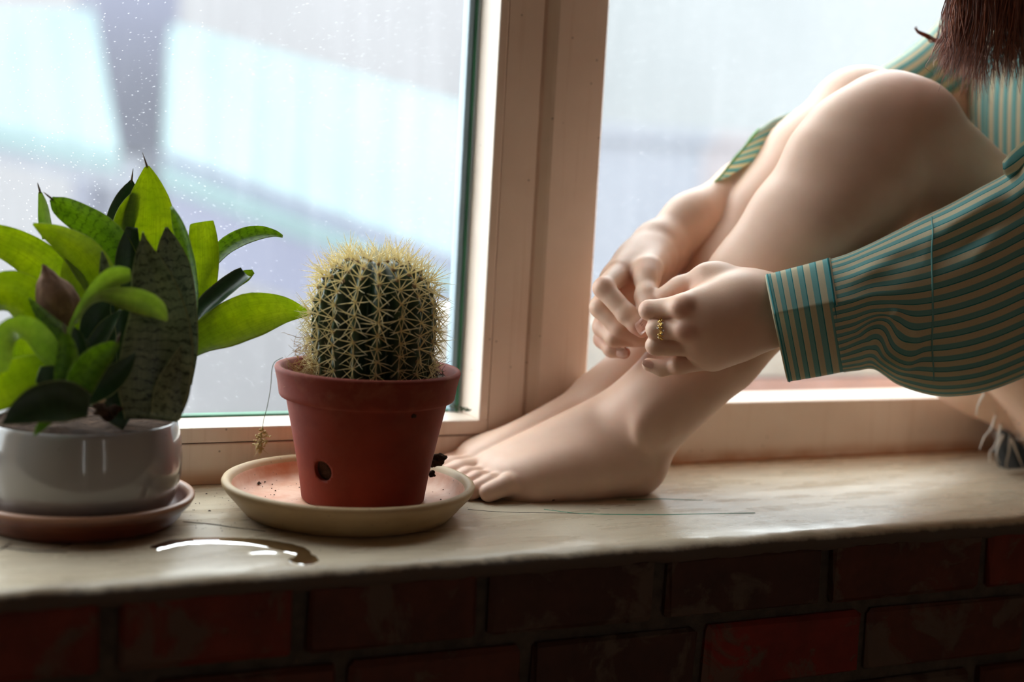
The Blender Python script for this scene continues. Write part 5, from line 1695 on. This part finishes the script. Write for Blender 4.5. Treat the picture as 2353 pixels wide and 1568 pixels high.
# turned-back fold of cloth in the crook of the near elbow
fold = [[(2306, 372), (2330, 345), (2362, 318)], [(2308, 398), (2334, 386), (2372, 356)], [(2330, 420), (2352, 402), (2390, 376)]]
V, UVs, F = [], [], []
for i, row in enumerate(fold):
    pts = catmull([list(PY(x, y, 0.990 - 0.012 * (i == 1))) for x, y in row], 14)
    for j, p in enumerate(pts):
        for d in (0, 1):
            V.append(p + np.array([0, 0.0014 * d, 0])); UVs.append((0, 0.35 + i * 0.9))
for i in range(2):
    for j in range(13):
        a = (i * 14 + j) * 2; b = a + 2; c = ((i + 1) * 14 + j + 1) * 2; d = ((i + 1) * 14 + j) * 2
        F.append((a, b, c, d)); F.append((d + 1, c + 1, b + 1, a + 1))
mesh_obj('elbow_fold', V, F, M_STRIPE, sleeve, uvs=UVs)

# denim shorts: legs end in a frayed hem -----------------------------------
def m_denim():
    t = NT('faded_denim')
    v = t.coord()
    f = t.ramp(t.noise(v, 60, 5), [(0.4, 0.0), (0.65, 1.0)])
    c = t.mix(f, (0.16, 0.22, 0.28), (0.07, 0.11, 0.15))
    return t.done(t.pbsdf(Base_Color=c, Roughness=0.9, Normal=t.bump(t.noise(v, 600, 3), 0.4, 0.0006)))
M_DENIM = m_denim()
M_FRAY = simple('white_frayed_thread', (0.78, 0.76, 0.70), rough=0.9)
shorts = None
def limb_ring(c, ax, r, N=48, sq=1.0, zmin=0.002):
    ax = ax / np.linalg.norm(ax)
    u = np.cross(ax, np.array([0, 1.0, 0])); u /= np.linalg.norm(u); w = np.cross(u, ax)
    out = []
    for k in range(N):
        p = c + (u * cos(2 * pi * k / N) + w * sin(2 * pi * k / N)) * r
        p[2] = max(p[2], zmin)
        out.append(p)
    return np.array(out)
def short_leg(name, hip, knee, t0, r0, r1, parent):
    a = hip + (knee - hip) * t0
    rg = []
    for q in range(12):
        s = q / 11
        c = a + (hip + np.array([0.035, 0, 0.0]) - a) * s
        rg.append(limb_ring(c, hip - knee, r0 + (r1 - r0) * s))
    rg = np.array(rg)
    rg[:, :, 1] = np.minimum(rg[:, :, 1], 1.247)
    return rg, loft_obj(name, rg, np.linspace(0, 1, 49), np.linspace(0, 1, 12), M_DENIM, parent, 0.0012)
rgR, shorts = short_leg('denim_shorts', HipR, R3(2288, 775, 1.195), 0.30, 0.0935, 0.106, pers)
rgL, o2 = short_leg('shorts_leg', HipL, R3(2395, 737, 1.108), 0.26, 0.0975, 0.122, shorts)
pr = []
for s in np.linspace(0, 1, 14):
    z = 0.002 + 0.20 * s
    ring = []
    for k in range(60):
        a = 2 * pi * k / 60
        ring.append((min(pel[0] + 0.035 + 0.112 * cos(a) * (1 - 0.12 * s), 1.360), min(1.112 + 0.134 * sin(a), 1.246), z))
    pr.append(np.array(ring))
loft_obj('shorts_seat', np.array(pr), np.linspace(0, 1, 61), np.linspace(0, 1, 14), M_DENIM, shorts, 0.0012)
rs = random.Random(4)
V, F = [], []
for rg, n_ in ((rgR, 150), (rgL, 110)):
    for q in range(n_):
        k = rs.randrange(48)
        p = rg[0][k].copy()
        ax = rg[0].mean(0) - rg[3].mean(0); ax /= np.linalg.norm(ax)
        L = rs.uniform(0.006, 0.020)
        d1 = ax + np.array([rs.gauss(0, .25), rs.gauss(0, .25), rs.gauss(-.25, .3)]); d1 /= np.linalg.norm(d1)
        d2 = d1 + np.array([rs.gauss(0, .4), rs.gauss(0, .4), -0.6]); d2 /= np.linalg.norm(d2)
        p1 = p + d1 * L * .5; p2 = p1 + d2 * L * .5
        for z in (p, p1, p2): z[2] = max(z[2], 0.002)
        tube(V, F, [p - ax * 0.002, p1, p2], [0.0007, 0.0006, 0.0002], 4, cap=False)
for pts in ([(2262, 905, 1.13), (2248, 930, 1.13), (2243, 955, 1.13)], [(2288, 955, 1.14), (2278, 985, 1.135), (2262, 1005, 1.135), (2250, 1035, 1.135)], [(2300, 975, 1.15), (2292, 1015, 1.148), (2276, 1040, 1.145), (2274, 1062, 1.145)],
            [(2322, 1005, 1.15), (2318, 1040, 1.15), (2312, 1070, 1.148), (2322, 1095, 1.148)], [(2305, 1000, 1.155), (2290, 1040, 1.15), (2300, 1075, 1.15)], [(2325, 1010, 1.148), (2340, 1050, 1.146), (2353, 1080, 1.144)]):
    P = catmull([list(PY(*q)) for q in pts], 14)
    P[:, 2] = np.maximum(P[:, 2], 0.002)
    tube(V, F, P, np.linspace(0.0016, 0.0004, 14), 5)
mesh_obj('frayed_hem', V, F, M_FRAY, shorts, kind='stuff')
# crumpled hem patch of the far leg that shows below the near thigh
hp = [[(2300, 985), (2330, 1000), (2365, 1030)], [(2286, 1035), (2325, 1050), (2370, 1065)], [(2296, 1072), (2330, 1085), (2375, 1092)]]
V, F = [], []
for i, row in enumerate(hp):
    for p in catmull([list(PY(x, y, 1.160 - 0.006 * i)) for x, y in row], 10):
        p = p + np.array([0, 0.003 * mnoise.noise(Vector((p[0] * 90, p[2] * 90, 0))), 0]); p[2] = max(p[2], 0.003)
        V += [p, p + np.array([0, 0.0015, 0])]
for i in range(2):
    for j in range(9):
        a = (i * 10 + j) * 2; b = a + 2; c = ((i + 1) * 10 + j + 1) * 2; d = ((i + 1) * 10 + j) * 2
        F.append((a, b, c, d)); F.append((d + 1, c + 1, b + 1, a + 1))
mesh_obj('hem_patch', V, F, M_DENIM, shorts)

# hair: long brown locks hanging forward over the chest ----------------------
def m_hair():
    t = NT('brown_hair')
    ri = t.n('ShaderNodeAttribute', attribute_name='shade').outputs[2]
    c = t.mix(ri, (0.11, 0.034, 0.020), (0.42, 0.15, 0.08))
    return t.done(t.pbsdf(Base_Color=c, Roughness=0.42, Specular_IOR_Level=0.6))
M_HAIR = m_hair()
V, F, SH = [], [], []
rs = random.Random(11)
def strand(pts, r, n=14, sides=4):
    b = len(V)
    P = catmull([list(p) for p in pts], n)
    ph = P[0][1] * 60 + P[-1][0] * 40
    for q_ in range(n): P[q_] += RGT * (0.0035 * sin(q_ * 1.1 + ph) * q_ / n) + UPV * 0.0
    tube(V, F, P, np.r_[np.full(n - 3, r), r * .8, r * .5, r * .15], sides, cap=False)
    SH.extend([rs.random()] * (len(V) - b))
hc_ = headc
ends = []
for q in range(46):                                   # clumps that fall on the camera side and the front
    u = rs.random()
    ex = 2150 + 330 * u
    ey = 105 + 85 * sin(pi * min(1, (u * 330) / 260.0)) ** 0.7 + rs.gauss(0, 12)
    if u > 0.75: ey -= 40 * (u - 0.75) / 0.25
    yy = rs.uniform(1.00, 1.125)
    ends.append((ex, ey, yy, u))
for ex, ey, yy, u in ends:
    root0 = hc_ + np.array([-0.060 + 0.12 * u, -0.045 + (yy - 1.06) * 0.6, 0.085 - 0.02 * abs(u - .5)])
    for s in range(26):
        j = lambda a: rs.gauss(0, a)
        root_ = root0 + np.array([j(.010), j(.012), j(.006)])
        px0 = 2195 + (ex - 2150) * 0.86
        m1 = PY(px0 + j(9) + 20, -260 + j(10), yy + j(.006))
        m2 = PY(px0 + j(9) - 8, -90 + j(10), yy + j(.006))
        m3 = PY((px0 + ex) / 2 + j(10) - 4, 30 + j(10), yy + j(.006))
        e = PY(ex + j(15) - (8 if u < .3 else -4), ey + j(16), yy + j(.008))
        strand([root_, m1, m2, m3, e], rs.uniform(0.0004, 0.0007))
# flicked-out lock and loose wisps on the window side
for s in range(16):
    j = lambda a: rs.gauss(0, a)
    strand([PY(2230 + j(8), -60, 1.10), PY(2215 + j(6), 40 + j(5), 1.10), PY(2185 + j(5), 88 + j(4), 1.10), PY(2145 + j(4), 92 + j(3), 1.10), PY(2120 + j(3), 80 + j(3), 1.10), PY(2106 + j(2), 62 + j(3), 1.10)], 0.0004, 16)
for s in range(40):
    j = lambda a: rs.gauss(0, a)
    x = rs.uniform(2150, 2353); y = rs.uniform(60, 150)
    strand([PY(2230 + j(30), -80, 1.06), PY(x + 15 + j(15), y - 70, 1.06 + j(.02)), PY(x + j(15), y, 1.06 + j(.02)), PY(x - 25 + j(22), y + 28 + j(12), 1.06 + j(.02))], 0.00025, 14, 3)
# cap of hair over the skull and down the back
for q in range(900):
    a = rs.uniform(-2.6, 2.6); el = rs.uniform(0.1, 1.5)
    d0 = np.array([cos(a) * cos(el), sin(a) * cos(el), sin(el)])
    p0 = hc_ + np.array([0.012, 0, 0.014]) + d0 * np.array([0.092, 0.075, 0.102])
    d1 = np.array([cos(a), sin(a), 0.0])
    p1 = hc_ + np.array([0.012, 0, -0.03]) + d1 * np.array([0.098, 0.082, 0])
    if cos(a) < -0.15: continue
    p2 = hc_ + np.array([0.04, 0, -0.14]) + d1 * np.array([0.085, 0.085, 0])
    p3 = p2 + np.array([0.01, 0, -0.08])
    strand([p0, p1, p2, p3], 0.0009, 9, 3)
hair = mesh_obj('hair', V, F, M_HAIR, pers, kind='stuff')
hair.data.attributes.new('shade', 'FLOAT', 'POINT').data.foreach_set('value', np.array(SH, np.float32))

# ring on the middle finger ---------------------------------------------------
M_GOLD = NT('yellow_gold')
M_GOLD = M_GOLD.done(M_GOLD.pbsdf(Base_Color=(0.85, 0.60, 0.20), Metallic=1.0, Roughness=0.22))
M_GEM = NT('clear_stone')
M_GEM = M_GEM.done(M_GEM.pbsdf(Base_Color=(0.95, 0.93, 0.88), Roughness=0.03, IOR=1.7, Transmission_Weight=0.8))
p0, p1 = R3(1507, 756, 1.086), mM
ax = (p1 - p0) / np.linalg.norm(p1 - p0)
rc_ = p0 + (p1 - p0) * 0.16
ring = root_of('finger_ring', tuple(rc_), 'thin gold ring with a leafy crest and tiny stones on the hand in front', 'ring')
u = np.cross(ax, np.array([0, 0, 1.0])); u /= np.linalg.norm(u); w = np.cross(ax, u)
fr = 0.0098
if u @ (CAM - rc_) < 0: u = -u
V, F = [], []
pts = [rc_ + (u * cos(t) + w * sin(t)) * fr for t in np.linspace(0, 2 * pi, 49)]
tube(V, F, pts, [0.00075] * 49, 8, cap=False)
mesh_obj('band', V, F, M_GOLD, ring)
topd = u
V, F = [], []
for s in (-1, 1):
    for q in range(5):
        t = s * (0.18 + 0.17 * q)
        b = rc_ + (u * cos(t) + w * sin(t)) * (fr + 0.0006)
        out = (u * cos(t) + w * sin(t))
        tube(V, F, [b, b + ax * 0.0014 * (-1) ** q + out * 0.0008, b + ax * 0.0026 * (-1) ** q + out * 0.0004], [0.0004, 0.0008, 0.0002], 6)
pts = [rc_ + (u * cos(t) + w * sin(t)) * (fr + 0.0009) + ax * 0.0012 * sin(t * 9) for t in np.linspace(-1.0, 1.0, 40)]
tube(V, F, pts, [0.0005] * 40, 6)
mesh_obj('leaf_crest', V, F, M_GOLD, ring)
for t, dx in ((-0.55, 0.0022), (-0.15, -0.002), (0.30, 0.0020), (0.62, -0.0018), (0.05, 0.0030)):
    out = u * cos(t) + w * sin(t)
    c = rc_ + out * (fr + 0.0016) + ax * dx
    bm = bmesh.new(); bmesh.ops.create_icosphere(bm, subdivisions=1, radius=0.0010)
    bmesh.ops.translate(bm, vec=Vector(tuple(c)), verts=bm.verts)
    bm_obj('stone', bm, M_GEM, ring, smooth=False)
